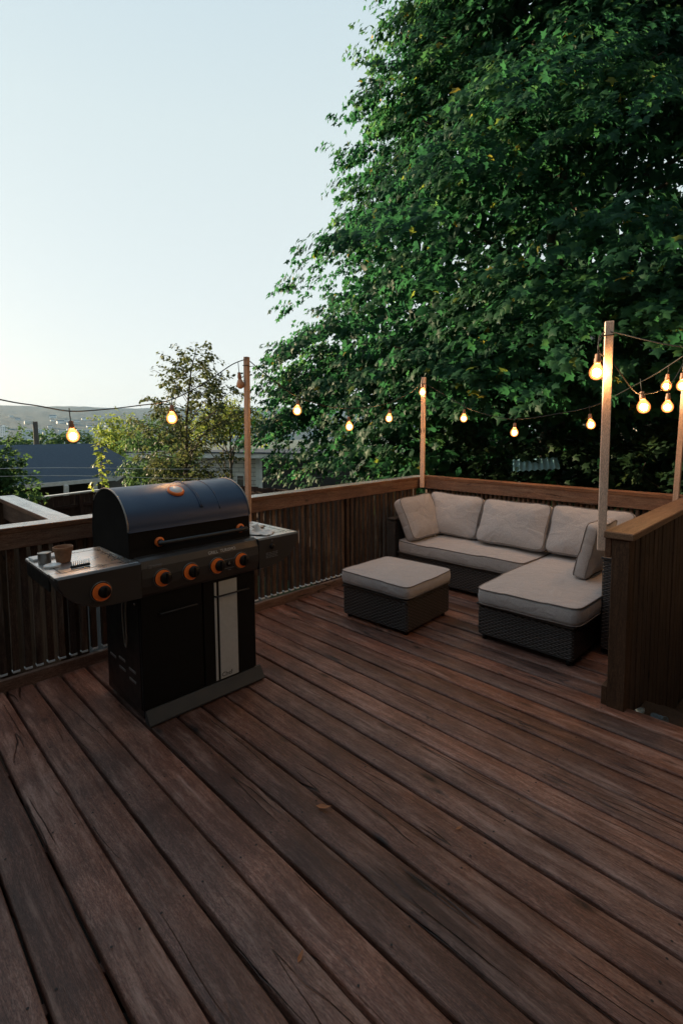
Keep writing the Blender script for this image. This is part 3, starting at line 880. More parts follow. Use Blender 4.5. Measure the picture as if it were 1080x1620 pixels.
    # lid
    lp = [(-2.592, .862), (-2.600, .93), (-2.602, 1.030)]
    arc = []
    cx, cz, rx, rz = -2.868, 1.032, .268, .206
    for i in range(27):
        a = PI * (i / 26) * .80
        arc.append((cx + rx * math.cos(a), cz + rz * math.sin(a)))
    tail = [(-3.115, 1.08), (-3.13, .98), (-3.13, .862)]
    la, lb = y0 - .022, y1 + .008
    b = MB(); b.prism([(-2.602, 1.031), (-2.602, .93), (-2.594, .862), (-2.62, .862), (-2.62, 1.031)], la + .008, lb - .008)
    lid = b.build('lid', M['liddark'], g)
    shell = [(cx + rx + .003, cz - .006)] + arc + tail
    n = len(shell); vs = []; fs = []
    ys = [la, la + .004, la + .012] + list(np.linspace(la + .05, lb - .05, 8)) + [lb - .012, lb - .004, lb]
    for j, y in enumerate(ys):
        k = .986 if j in (0, len(ys) - 1) else (.996 if j in (1, len(ys) - 2) else 1.0)
        for (x, z) in shell: vs.append((cx + (x - cx) * k, y, .98 + (z - .98) * k))
    for j in range(len(ys) - 1):
        for i in range(n - 1): fs.append((j * n + i, j * n + i + 1, (j + 1) * n + i + 1, (j + 1) * n + i))
    b = MB(); b.add(vs, fs, 0, True); b.build('lid_dome', M['lid'], lid, fixn=True)
    endp = [(cx + (x - cx) * .985, .98 + (z - .98) * .985) for (x, z) in arc + tail] + [(-2.60, .862), (-2.607, 1.03)]
    for yy in ((la + .002, la + .012), (lb - .012, lb - .002)):
        b = MB(); b.prism(endp, *yy); b.build('lid_end', M['liddark'], lid)
    b = MB(); b.tube([(x, la + .001, z) for (x, z) in [(cx + rx, cz)] + arc[1:]], .0045, 6); b.tube([(x, lb - .001, z) for (x, z) in [(cx + rx, cz)] + arc[1:]], .0045, 6)
    b.build('lid_trim', M['tin'], lid)
    b = MB()
    for (yy, rr, i0, i1) in ((1.452, .0065, 4, 20), (1.462, .004, 4, 20), (1.572, .0035, 3, 20)):
        b.tube([(x, yy, z) for (x, z) in arc[i0:i1]], rr, 8)
    b.build('lid_seam', M['lid'], lid)
    a = R(57); px, pz = cx + rx * math.cos(a), cz + rz * math.sin(a)
    nn = Vector((math.cos(a) / rx, 0, math.sin(a) / rz)).normalized()
    T = Matrix.Translation((px - nn.x * .003, 1.352, pz - nn.z * .003)) @ nn.to_track_quat('Z', 'Y').to_matrix().to_4x4()
    b = MB(); b.lathe([(.047, 0), (.0475, .010), (.043, .016), (.036, .016)], 32, mat=T, close=False)
    b.lathe([(0, .0172), (.0365, .0165), (.037, .006)], 32, mi=1, mat=T, close=False); b.build('thermometer', [M['orange'], M['plate']], lid)
    # handle
    b = MB(); b.tube(spline([(-2.560, 1.165, .957), (-2.552, 1.195, .957), (-2.549, 1.26, .957), (-2.547, 1.44, .957), (-2.549, 1.62, .957), (-2.552, 1.69, .957), (-2.560, 1.72, .957)], 5), .0125, 12)
    for yy in (1.187, 1.698): b.lathe([(.014, 0), (.014, .05), (0, .05)], 14, mat=Matrix.Translation((-2.606, yy, .957)) @ Matrix.Rotation(PI / 2, 4, 'Y'))
    hd = b.build('lid_handle', M['handle'], lid)
    for yy in (1.187, 1.698):
        T = Matrix.Translation((-2.601, yy, .957)) @ Matrix.Rotation(PI / 2, 4, 'Y')
        b = MB(); b.lathe([(.026, 0), (.027, .008), (.021, .016), (.016, .016)], 28, mat=T, close=False); b.build('orange_collar', M['orange'], hd)
    # gas hose hanging on the left
    b = MB(); b.tube(spline([(-2.72, y0 - .012, .69), (-2.725, y0 - .02, .60), (-2.71, y0 - .022, .47), (-2.70, y0 - .022, .41), (-2.685, y0 - .022, .40), (-2.675, y0 - .022, .45), (-2.68, y0 - .02, .58), (-2.685, y0 - .012, .69)], 6), .005, 6)
    b.build('hanging_hook', M['tin'], g)
    b = MB()
    for (xx, zz) in ((-2.61, .675), (-2.61, .645)): b.lathe([(.006, 0), (.006, .006), (0, .007)], 10, mat=Matrix.Translation((xx, y0 + .004, zz)) @ Matrix.Rotation(PI / 2, 4, 'X'))
    b.build('screw_head', M['chrome'], g)
    # brackets of the lid hinge
    b = MB(); b.lathe([(.012, 0), (.012, .014), (0, .015)], 14, mat=Matrix.Translation((-3.07, y0 + .004, .955)) @ Matrix.Rotation(PI / 2, 4, 'X')); b.build('hinge_pin', M['chrome'], lid)
grill()

# things on the grill shelves
SZ = .8905
def lathe_thing(name, loc, prof, mat, label, cat, seg=28, parts=()):
    b = MB(); b.lathe(prof, seg); o = b.build(name, mat); o.location = loc
    tag(o, label, cat); return o
lathe_thing('flower_pot', (-2.80, .772, SZ), [(0, 0), (.030, 0), (.0335, .003), (.041, .058), (.042, .060), (.046, .060), (.0475, .079), (.0445, .0805), (.042, .078), (.038, .060), (.031, .008), (0, .008)], M['terra'],
            'small terracotta pot standing on the left grill shelf', 'pot')
t = thing('small_tin', (-2.855, .700, SZ), 'small open tin with cream contents beside the terracotta pot', 'tin')
b = MB(); b.lathe([(0, 0), (.029, 0), (.030, .002), (.030, .046), (.032, .047), (.032, .052), (.028, .053), (.0275, .048), (.0275, .0465)], 28, close=False); b.build('tin_body', M['tin'], t, world=False)
b = MB(); b.lathe([(0, .0515), (.0272, .0505), (.0272, .045)], 28, close=False); b.build('wax', M['cream'], t, world=False)
t = thing('tin_lid', (-2.742, .705, SZ), 'flat pale tin lid lying in front of the small tin', 'lid')
b = MB(); b.lathe([(0, .0), (.037, 0), (.038, .002), (.038, .009), (.036, .0105), (.030, .009), (0, .0092)], 28); b.build('lid_disc', M['plate'], t, world=False)
t = thing('skewer_comb', (-2.635, .800, SZ), 'small black bar with a row of upright prongs on the left grill shelf', 'comb', rot=(0, 0, R(93)))
b = MB(); b.box((-.045, -.006, 0), (.045, .006, .013), .002); b.build('comb_bar', M['black'], t, world=False)
b = MB()
for k in range(10):
    x = -.041 + k * .0091; b.tube([(x, 0, .012), (x + .001, .001, .034)], [.0022, .0010], 5)
b.build('prongs', M['black'], t, world=False)
o = MB().box((-.04, -.075, 0), (.04, .075, .012), .002).build('paper_booklet', M['paper']); o.location = (-2.955, .735, SZ); o.rotation_euler = (0, 0, R(4))
tag(o, 'pale folded booklet at the far corner of the left grill shelf', 'booklet')
# right shelf
def crumpled(name, loc, sx, sy, h, rot, label, cat, seed=1):
    rg = np.random.default_rng(seed); n = 18; vs = []; fs = []
    G = rg.normal(0, 1, (6, 6))
    for i in range(n):
        for j in range(n):
            u, v = i / (n - 1), j / (n - 1)
            a, c = u * 4.99, v * 4.99; ia, ic = int(a), int(c); fa, fc = a - ia, c - ic
            fa = fa * fa * (3 - 2 * fa); fc = fc * fc * (3 - 2 * fc)
            q = (G[ia, ic] * (1 - fa) + G[ia + 1, ic] * fa) * (1 - fc) + (G[ia, ic + 1] * (1 - fa) + G[ia + 1, ic + 1] * fa) * fc
            e = min(u, 1 - u, v, 1 - v) * 2
            vs.append(((u - .5) * sx * (1 + .1 * math.sin(5 * v)), (v - .5) * sy * (1 + .12 * math.sin(4 * u + 1)), max(.001, h * (.12 + .5 * e + .45 * q * (e + .12)))))
    for i in range(n - 1):
        for j in range(n - 1): fs.append((i * n + j, (i + 1) * n + j, (i + 1) * n + j + 1, i * n + j + 1))
    b = MB(); b.add(vs, fs, 0, True); o = b.build(name, M['paper'])
    so = o.modifiers.new('thick', 'SOLIDIFY'); so.thickness = .0012
    o.location = loc; o.rotation_euler = (0, 0, rot); tag(o, label, cat); return o
crumpled('paper_napkin', (-2.655, 1.875, SZ), .19, .16, .042, .4, 'crumpled white paper napkin on the right grill shelf', 'napkin', 4)
for k in range(2):
    t = thing('white_plate', (-2.86, 1.84, SZ + .024 * k), ('lower' if k == 0 else 'upper') + ' of two stacked white plates on the right grill shelf', 'plate', 'plates stacked on the grill shelf')
    b = MB(); b.lathe([(0, 0), (.05, 0), (.085, .012), (.087, .015), (.083, .0165), (.05, .006), (0, .005)], 32); b.build('plate_rim', M['plate'], t, world=False)
t = thing('saucer', (-2.78, 1.965, SZ), 'small dark rimmed round dish near the end of the right grill shelf', 'dish')
b = MB(); b.lathe([(0, 0), (.032, 0), (.046, .012), (.044, .014), (.030, .010), (0, .009)], 28); b.build('dish_rim', M['handle'], t, world=False)
b = MB(); b.lathe([(0, .0105), (.030, .0112), (.036, .0125), (0, .016)], 24); b.build('dish_fill', M['paper'], t, world=False)

# ------------------------------------------------------------------ sofa group
def cushion_parts(parent, sx, sy, h, dome, seed, expo=9, pinch=0.0, wrinkle=.002, lump=.006, sag=.006, both=False, name='cushion', as_part=True):
    rg = np.random.default_rng(seed)
    Mn = 128
    th = np.linspace(0, 2 * PI, Mn, endpoint=False)
    # even spacing along the outline
    tt = np.linspace(0, 2 * PI, 4000, endpoint=False)
    def outline(t):
        c, s = np.cos(t), np.sin(t)
        x = np.sign(c) * np.abs(c) ** (2 / expo); y = np.sign(s) * np.abs(s) ** (2 / expo)
        ang = np.arctan2(y, x); f = 1 - pinch * np.cos(2 * ang) ** 2
        return x * sx / 2 * f, y * sy / 2 * f
    X_, Y_ = outline(tt); d = np.hypot(np.diff(np.r_[X_, X_[0]]), np.diff(np.r_[Y_, Y_[0]])); L = np.r_[0, np.cumsum(d)]
    ti = np.interp(np.linspace(0, L[-1], Mn, endpoint=False), L, np.r_[tt, 2 * PI])
    bx, by = outline(ti); al = np.linspace(0, L[-1], Mn, endpoint=False)
    ph = rg.uniform(0, 7, 12)
    lowf = lambda x, y: (np.sin(x * 7 / max(sx, .4) + ph[0]) * np.cos(y * 6 / max(sy, .4) + ph[1]) + .5 * np.sin(x * 15 + ph[2]) * np.sin(y * 13 + ph[3]))
    seamz = -sag * (1 - np.abs(np.cos(2 * np.arctan2(by / sy, bx / sx)))) * 0 - sag * np.sin(al * 5.3 + ph[4]) * .4 - sag * np.sin(al * 2.1 + ph[5]) * .5
    wr = np.sin(al * 61 + 1.7 * np.sin(al * 9 + ph[6])) * (.5 + .5 * np.sin(al * 7 + ph[7]))
    S = np.array([1.0, .985, .96, .92, .86, .78, .68, .56, .42, .27, .12])
    vs = []; fs = []
    rings = []
    def ring(scale, z, shift=0):
        o = len(vs)
        for k in range(Mn): vs.append((bx[k] * scale, by[k] * scale, float(z[k])))
        rings.append(o)
    def surf(top):
        for s in S[::-1] if not top else S:
            x, y = bx * s, by * s
            dz = dome * (1 - s ** 3.2) + lump * lowf(x, y) * (1 - s ** 4) + wrinkle * wr * np.exp(-((1 - s) / .09)) * (1 if s < 1 else 0) + .35 * wrinkle * wr * (s > .6) * (1 - s) * 3
            if top: z = h + seamz * np.clip(s * 1.4 - .4, 0, 1) + dz
            else: z = (-dz if both else dz * 0) + .5 * seamz * np.clip(s * 1.4 - .4, 0, 1)
            ring(s, z)
    # bottom centre -> edge -> band -> top edge -> centre
    surf(False)
    for f, bul in ((.2, .006), (.5, .010), (.8, .006)):
        o = len(vs); z = h * f + seamz * (.5 + .5 * f)
        rad = np.hypot(bx, by)
        for k in range(Mn):
            e = bul + wrinkle * 1.2 * wr[k]
            vs.append((bx[k] + e * bx[k] / rad[k], by[k] + e * by[k] / rad[k], float(z[k])))
        rings.append(o)
    surf(True)
    for a, b in zip(rings[:-1], rings[1:]):
        for k in range(Mn):
            k2 = (k + 1) % Mn; fs.append((a + k, a + k2, b + k2, b + k))
    fs.append(tuple(range(rings[0], rings[0] + Mn))[::-1]); fs.append(tuple(range(rings[-1], rings[-1] + Mn)))
    m = MB(); m.add(vs, fs, 0, True)
    o = m.build(name, M['fabric'], parent, world=False)
    pb = MB(); 
    top0 = rings[len(S) + 3]; bot0 = rings[len(S) - 1]
    for r0 in (top0, bot0):
        pts = [Vector(vs[r0 + k]) * 1.0 for k in range(Mn)]
        pts = [Vector((p.x * 1.006, p.y * 1.006, p.z)) for p in pts]; pts += [pts[0]]
        pb.tube(pts, .0042, 6, cap=False)
    p = pb.build('piping', M['piping'], o, world=False)
    return o

def wicker_box(parent, name, lo, hi, trim=True):
    b = MB(); b.box(lo, hi, .012); o = b.build(name, M['wicker'], parent)
    return o

def sofa():
    # main two seat run along the far railing
    t = thing('wicker_sofa', (-2.56, 4.35, 0), 'dark wicker corner sofa run with long grey seat cushion along the far railing', 'sofa')
    wicker_box(t, 'seat_base', (-3.245, 4.02, .035), (-1.893, 4.60, .262))
    b = MB(); b.box((-3.245, 4.008, .262), (-1.893, 4.60, .285), .006); b.build('seat_rim', M['wtrim'], t)
    wicker_box(t, 'armrest', (-3.345, 3.975, .03), (-3.250, 4.64, .605))
    b = MB(); b.box((-3.35, 3.968, .606), (-3.245, 4.64, .622), .006); b.build('armrest_trim', M['wtrim'], t)
    wicker_box(t, 'backrest', (-3.345, 4.642, .03), (-1.893, 4.70, .60))
    for (x, y) in ((-3.2, 4.06), (-1.95, 4.06), (-3.2, 4.6), (-1.95, 4.6)):
        b = MB(); b.lathe([(.018, 0), (.02, .034), (0, .034)], 12, mat=Matrix.Translation((x, y, 0))); b.build('foot', M['black'], t)
    c = cushion_parts(t, 1.345, .60, .115, .020, 3, expo=16, sag=.014, lump=.010, wrinkle=.0006, name='seat_cushion'); c.location = Vector((-2.565, 4.30, .287)) - root_loc(t)
    # chaise
    t = thing('wicker_chaise', (-1.53, 3.95, 0), 'dark wicker chaise with deep grey cushion beside the half wall', 'chaise')
    wicker_box(t, 'seat_base', (-1.878, 3.262, .035), (-1.19, 4.60, .255))
    b = MB(); b.box((-1.882, 3.250, .256), (-1.186, 4.60, .278), .006); b.build('seat_rim', M['wtrim'], t)
    wicker_box(t, 'armrest', (-1.150, 3.62, .03), (-1.065, 4.64, .66))
    b = MB(); b.box((-1.155, 3.612, .661), (-1.06, 4.64, .676), .006); b.build('armrest_trim', M['wtrim'], t)
    wicker_box(t, 'backrest', (-1.888, 4.642, .03), (-1.065, 4.70, .60))
    for (x, y) in ((-1.84, 3.30), (-1.23, 3.30), (-1.84, 4.5), (-1.23, 4.5)):
        b = MB(); b.lathe([(.018, 0), (.02, .034), (0, .034)], 12, mat=Matrix.Translation((x, y, 0))); b.build('foot', M['black'], t)
    c = cushion_parts(t, .735, 1.36, .112, .022, 8, expo=16, sag=.014, lump=.006, wrinkle=.0006, name='seat_cushion'); c.location = Vector((-1.523, 3.925, .280)) - root_loc(t)
    # ottoman
    t = thing('wicker_ottoman', (-2.585, 3.185, 0), 'square dark wicker ottoman with thick grey cushion standing alone', 'ottoman', rot=(0, 0, R(3.0)))
    b = MB(); b.box((-.320, -.305, .03), (.320, .305, .262), .014); b.build('base', M['wicker'], t, world=False)
    b = MB(); b.box((-.325, -.310, .263), (.325, .310, .276), .006); b.box((-.318, -.303, .276), (.318, .303, .296), .004); b.build('base_rim', M['wtrim'], t, world=False)
    for sx in (-1, 1):
        for sy in (-1, 1):
            b = MB(); b.lathe([(.018, 0), (.02, .03), (0, .03)], 12, mat=Matrix.Translation((sx * .28, sy * .26, 0))); b.build('foot', M['black'], t, world=False)
    c = cushion_parts(t, .668, .640, .088, .022, 12, expo=14, sag=.010, wrinkle=.0006, name='cushion'); c.location = (0, 0, .2975)
sofa()

def pillow(loc, normal, upv, w, h, d, label, seed, dome=.045, group='loose cushions on the corner sofa', pinch=.035):
    t = thing('sofa_pillow', loc, label, 'cushion', group)
    n = Vector(normal).normalized(); u = Vector(upv); u = (u - n * u.dot(n)).normalized(); x = u.cross(n)
    m = Matrix((x, u, n)).transposed()
    t.rotation_euler = m.to_euler()
    c = cushion_parts(t, w, h, d, dome, seed, expo=11, pinch=pinch, wrinkle=.0042, lump=.007, sag=.012, both=True, name='pillow_cover')
    c.location = (0, 0, -d / 2)
    return t
def lean(a): return (0, -math.cos(a), math.sin(a))
pillow((-2.885, 4.500, .640), (.10, -math.cos(.42), math.sin(.42)), (0, math.sin(.42), math.cos(.42)), .60, .43, .085, 'grey back cushion in the sofa corner behind the tilted pillow', 21)
pillow((-2.215, 4.485, .632), lean(.44), (0, math.sin(.44), math.cos(.44)), .665, .43, .085, 'grey back cushion in the middle of the sofa back', 22)
pillow((-1.535, 4.495, .640), lean(.42), (0, math.sin(.42), math.cos(.42)), .66, .43, .085, 'grey back cushion standing behind the chaise and the nearest pole', 23)
pl = pillow((-3.135, 4.235, .622), (math.cos(.48), -.16, math.sin(.48)), (-math.sin(.48), 0.02, math.cos(.48)), .44, .44, .105, 'square grey pillow tilted against the left sofa armrest', 24, dome=.035)
b = MB(); b.box((-.012, -.0007, -.014), (.012, .0007, .014), .0003); tg = b.build('care_label', M['tag'], pl, world=False); tg.location = (.10, -.222, .02); tg.rotation_euler = (1.2, .2, 0)
pillow((-1.345, 4.075, .628), (-math.cos(.20), 0, math.sin(.20)), (math.sin(.20), 0, math.cos(.20)), .44, .42, .085, 'grey pillow seen edge on against the right armrest of the chaise', 25, dome=.03)

# clear plastic things in the dark at the foot of the half wall
gm = bpy.data.materials.new('clear_plastic'); gm.use_nodes = True
gb = gm.node_tree.nodes['Principled BSDF']; gb.inputs['Transmission Weight'].default_value = .85; gb.inputs['Roughness'].default_value = .08; gb.inputs['Base Color'].default_value = (.75, .9, .97, 1)
b = MB(); b.lathe([(.018, 0), (.022, .002), (.029, .072), (.031, .074), (.028, .074), (.021, .004), (0, .003)], 24, close=False)
o = b.build('plastic_cup', gm); o.location = (-.70, 3.10, -.044); o.rotation_euler = (R(84), R(0), R(65)); tag(o, 'clear plastic cup lying on its side on the dark step right of the half wall', 'cup')
b = MB(); b.lathe([(0, 0), (.016, 0), (.019, .004), (.019, .06), (.014, .072), (.008, .080), (.008, .09), (0, .09)], 24, close=False)
o = b.build('plastic_bottle', gm); o.location = (-.775, 3.08, -.054); o.rotation_euler = (R(90), 0, R(170)); tag(o, 'tiny clear plastic bottle lying against the foot of the half wall', 'bottle')
b = MB(); b.box((WX + .10, 2.92, -.11), (2.2, 3.32, -.075), .003); b.box((WX + .10, 3.325, -.30), (2.2, 3.72, -.265), .003)
b.box((WX + .10, 3.725, -.50), (2.2, 7.0, -.46), .003); b.box((WX + .10, 2.92, -.30), (2.2, 2.94, -.112), .003); b.box((WX + .10, 3.30, -.50), (2.2, 3.32, -.302), .003)
tag(b.build('stair_treads', M['wall_wood']), 'dark wooden steps going down right of the half wall', 'stairs')

# leaf litter on the boards
lm = simple('dry_leaf', (.36, .14, .055), .7)
for k, (x, y, s, rz, lab) in enumerate(((-1.452, 1.321, .034, .5, 'dry orange leaf lying on the middle of the deck'), (-1.07, .874, .018, 2.0, 'tiny dry leaf curled on the deck nearest the camera'), (-1.00, 1.62, .016, 1.2, 'small dry leaf scrap right of the middle of the deck'))):
    b = MB(); b.add([(-1, 0, .1), (-.4, .32, .25), (.4, .28, .2), (1, 0, .5), (.4, -.28, .25), (-.4, -.3, .1), (0, 0, .02)], [(0, 1, 6), (1, 2, 6), (2, 3, 6), (3, 4, 6), (4, 5, 6), (5, 0, 6)])
    o = b.build('fallen_leaf', lm); o.scale = (s, s, s); o.location = (x, y, .004); o.rotation_euler = (0, 0, rz); tag(o, lab, 'leaf', 'dry leaves on the deck')

# ------------------------------------------------------------------ leaves and trees
MAPLE = np.array([(0, 0), (.30, -.07), (.25, .15), (.60, .36), (.40, .46), (.20, .55), (.16, .66), (0, 1.02), (-.16, .66), (-.20, .55), (-.40, .46), (-.60, .36), (-.25, .15), (-.30, -.07)])
OVAL = np.array([(0, 0), (.24, .22), (.30, .5), (.18, .8), (0, 1.0), (-.18, .8), (-.30, .5), (-.24, .22)])
def leaf_object(name, P, T, N, S, rnd, tmpl, mat, parent, fold=.22, droop=.18):
    P = np.asarray(P, float); n = len(P); k = len(tmpl)
    T = T / np.linalg.norm(T, axis=1, keepdims=True)
    B = np.cross(T, N); B /= np.linalg.norm(B, axis=1, keepdims=True) + 1e-9
    N = np.cross(B, T)
    tp = np.vstack([tmpl, [[0, .38]]])
    lz = -fold * np.abs(tp[:, 0]) - droop * tp[:, 1] ** 2
    lz[-1] += .03
    V = (P[:, None, :] + S[:, None, None] * (B[:, None, :] * tp[None, :, 0, None] + T[:, None, :] * tp[None, :, 1, None] + N[:, None, :] * lz[None, :, None]))
    V = V.reshape(-1, 3) - np.array(root_loc(parent) if parent is not None else (0, 0, 0))
    tri = np.array([(i, (i + 1) % k, k) for i in range(k)])
    F = (np.arange(n)[:, None, None] * (k + 1) + tri[None]).reshape(-1)
    nf = n * k
    me = bpy.data.meshes.new(name)
    me.vertices.add(len(V)); me.vertices.foreach_set('co', V.astype(np.float32).ravel())
    me.loops.add(nf * 3); me.loops.foreach_set('vertex_index', F.astype(np.int32))
    me.polygons.add(nf); me.polygons.foreach_set('loop_start', np.arange(nf, dtype=np.int32) * 3)
    me.polygons.foreach_set('use_smooth', np.ones(nf, dtype=bool))
    at = me.attributes.new('rnd', 'FLOAT', 'FACE'); at.data.foreach_set('value', np.repeat(rnd, k).astype(np.float32))
    me.materials.append(mat); me.update(); me.validate()
    o = bpy.data.objects.new(name, me); COL.objects.link(o)
    if parent is not None: o.parent = parent
    return o

def sprays(C, D_, Ln, per, size, rng, width=.28, down=.35):
    """leaves in loose pairs along short drooping twigs; C starts, D_ unit directions, Ln lengths"""
    n = len(C)
    f = (np.arange(per) + .5) / per
    f = np.clip(f[None] + rng.normal(0, .06, (n, per)), 0.02, 1.05)
    side = np.where((np.arange(per) % 2)[None] == 0, 1, -1) * np.ones((n, 1))
    upv = np.array([0, 0, 1.0])
    lat = np.cross(D_, upv); lat /= np.linalg.norm(lat, axis=1, keepdims=True) + 1e-6
    Lf = (Ln[:, None] * f)
    P = C[:, None] + D_[:, None] * Lf[..., None] + lat[:, None] * (side * rng.uniform(.01, width, (n, per)) * Ln[:, None] * (1.1 - .6 * f))[..., None]
    P[..., 2] -= (.22 * f ** 2) * Ln[:, None] + rng.normal(0, .035, (n, per))
    T = D_[:, None] * .55 + lat[:, None] * (side * rng.uniform(.2, .9, (n, per)))[..., None]
    T[..., 2] -= down + rng.uniform(-.2, .5, (n, per))
    T += rng.normal(0, .22, T.shape)
    N = upv[None, None] * .75 + D_[:, None] * .45 + rng.normal(0, .36, (n, per, 3))
    S = size * rng.uniform(.62, 1.2, (n, per))
    return P.reshape(-1, 3), T.reshape(-1, 3), N.reshape(-1, 3), S.ravel()

def branch_tube(b, p0, p1, r0, r1, rg, bend=.12, seg=6, n=6):
    p0 = Vector(p0); p1 = Vector(p1); L = (p1 - p0).length
    off = Vector((rg.uniform(-1, 1), rg.uniform(-1, 1), rg.uniform(-.2, .9))) * L * bend
    pts = [p0.lerp(p1, k / n) + off * math.sin(PI * k / n) for k in range(n + 1)]
    b.tube(pts, [r0 + (r1 - r0) * k / n for k in range(n + 1)], seg)

def maple():
    rng = np.random.default_rng(5); rg = random.Random(4)
    base = np.array([-5.3, 12.7, -1.5])
    t = thing('maple_tree', tuple(base), 'huge dense dark maple overhanging the far railing and filling the upper right', 'tree')
    zt = [-1.0, -.2, .6, 2.7, 5.1, 7.4, 9.9, 12.2, 14.2, 15.6]
    rt_ = [3.6, 4.4, 6.55, 7.1, 6.35, 4.95, 4.4, 4.4, 3.9, 1.6]
    def env(phi, z):
        lump = .42 * np.sin(phi * 3 + z * .9 + 1.0) + .35 * np.sin(phi * 7 - z * 1.4) + .30 * np.sin(z * 2.3 + phi * 2 + 2)
        return np.interp(z, zt, rt_) + lump * .6
    camphi = math.atan2(-12.7, 5.3)
    CC = []; DD = []; LL = []; BR = []
    def thinpart(p): s_ = (p[:, 0] - base[0]) * .7 + (p[:, 1] - base[1]) * .71; return (s_ > .2) & (s_ < 5.5) & (p[:, 2] > 3.3) & (p[:, 2] < 7.0)
    nb = 245
    for k in range(nb):
        z0 = -.4 + 15.0 * ((k + rng.random()) / nb) if k < nb - 34 else rng.uniform(.7, 3.6)
        ph0 = camphi + rng.normal(0, 1.15) if rng.random() < .9 else rng.uniform(0, 2 * PI)
        o = np.array([math.cos(ph0), math.sin(ph0), 0]); tg = np.array([-o[1], o[0], 0])
        right = math.sin(ph0 - camphi) > .15
        r0 = float(env(ph0, z0)) * rng.uniform(.74, 1.03) - .45
        c = np.array([base[0], base[1], 0]) + o * r0; c[2] = z0
        big = rng.uniform(.65, 1.3) * (1.0 if z0 < 11 else .8)
        a_, b_, h_ = 1.15 * big, .95 * big, .50 * big
        m = int(36 * big * big * (.8 if right and 3 < z0 < 9 else 1.0))
        u = rng.uniform(-1, 1, m); v = rng.uniform(-1, 1, m); q = u * u + v * v; k2 = q < 1; u, v, q = u[k2], v[k2], q[k2]
        tilt = rng.uniform(-.25, .25)
        p = c + tg * (u * a_)[:, None] + o * (v * b_)[:, None]
        p[:, 2] += h_ * (1 - q) * rng.uniform(.35, 1, len(u)) - .45 * v * b_ - .18 * np.maximum(0, v) ** 2 + tilt * u * a_ + rng.normal(0, .07, len(u))
        d = o * (.7 + .5 * v)[:, None] + tg * (u * .8)[:, None] + rng.normal(0, .28, (len(u), 3)); d[:, 2] -= .12
        d /= np.linalg.norm(d, axis=1, keepdims=True)
        CC.append(p); DD.append(d); LL.append(rng.uniform(.30, .62, len(u))); BR.append(np.full(len(u), rng.beta(2, 2.6)))
    # sparser shoots between the boughs
    Ns = 2300
    phi = camphi + rng.normal(0, 1.25, Ns); z = rng.uniform(-.6, 15.0, Ns); fr = rng.uniform(.45, .84, Ns)
    rad = env(phi, z) * fr
    CC.append(np.stack([base[0] + rad * np.cos(phi), base[1] + rad * np.sin(phi), z], 1))
    Dv = np.stack([np.cos(phi), np.sin(phi), rng.normal(-.02, .28, Ns)], 1) + rng.normal(0, .45, (Ns, 3)) * np.array([1, 1, .3])
    DD.append(Dv / np.linalg.norm(Dv, axis=1, keepdims=True)); LL.append(rng.uniform(.38, .85, Ns)); BR.append(rng.beta(2, 4, Ns))
    C = np.vstack(CC); Dv = np.vstack(DD); Ln = np.concatenate(LL); Br = np.concatenate(BR)
    kk = ~(thinpart(C) & (rng.random(len(C)) < .42)); C, Dv, Ln, Br = C[kk], Dv[kk], Ln[kk], Br[kk]
    per = 17
    P, T, N, S = sprays(C, Dv, Ln, per, .134, rng)
    N = N * .75 + np.repeat(Dv, per, 0) * .5
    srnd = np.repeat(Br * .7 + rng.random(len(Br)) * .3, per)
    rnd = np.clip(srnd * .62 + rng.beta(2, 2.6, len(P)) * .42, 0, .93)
    yel = rng.random(len(P)) < .012 + .06 * (np.repeat(rng.random(len(Br)) < .07, per))
    rnd[yel] = rng.uniform(.93, 1.0, yel.sum())
    bad = ((P[:, 0] > RX - .50) & (P[:, 1] < BY + .45) & (P[:, 2] < 3.1)) | ((P[:, 1] < BY + .25) & (P[:, 2] < 3.6) & (P[:, 0] > RX - .25)) | (np.linalg.norm(P[:, :2], axis=1) < 4.9)
    bad |= (P[:, 0] > -4.5) & (P[:, 2] < 1.7) & (P[:, 1] < 11)
    ok = ~bad
    leaf_object('crown', P[ok], T[ok], N[ok], S[ok], rnd[ok], MAPLE, M['maple'], t)
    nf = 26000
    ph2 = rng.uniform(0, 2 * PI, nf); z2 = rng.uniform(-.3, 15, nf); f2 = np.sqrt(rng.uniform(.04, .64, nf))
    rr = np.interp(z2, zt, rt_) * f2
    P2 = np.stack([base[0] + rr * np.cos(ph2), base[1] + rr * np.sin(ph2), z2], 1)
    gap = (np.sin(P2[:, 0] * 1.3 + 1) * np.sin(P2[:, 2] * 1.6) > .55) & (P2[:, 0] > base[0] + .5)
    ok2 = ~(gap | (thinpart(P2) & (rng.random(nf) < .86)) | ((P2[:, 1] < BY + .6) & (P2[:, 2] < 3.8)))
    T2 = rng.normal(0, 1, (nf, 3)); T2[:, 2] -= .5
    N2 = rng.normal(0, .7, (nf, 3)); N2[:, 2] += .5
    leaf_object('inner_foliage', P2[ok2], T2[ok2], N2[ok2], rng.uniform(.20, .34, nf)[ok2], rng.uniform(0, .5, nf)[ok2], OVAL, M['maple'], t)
    b = MB(); b.tube([(base[0], base[1], -1.6), (base[0] + .05, base[1], 0), (base[0] - .05, base[1] + .1, 3), (base[0], base[1], 7), (base[0] + .1, base[1], 11), (base[0], base[1], 15)], [.42, .33, .29, .22, .13, .03], 12)
    b.build('trunk', M['bark'], t)
    b = MB()
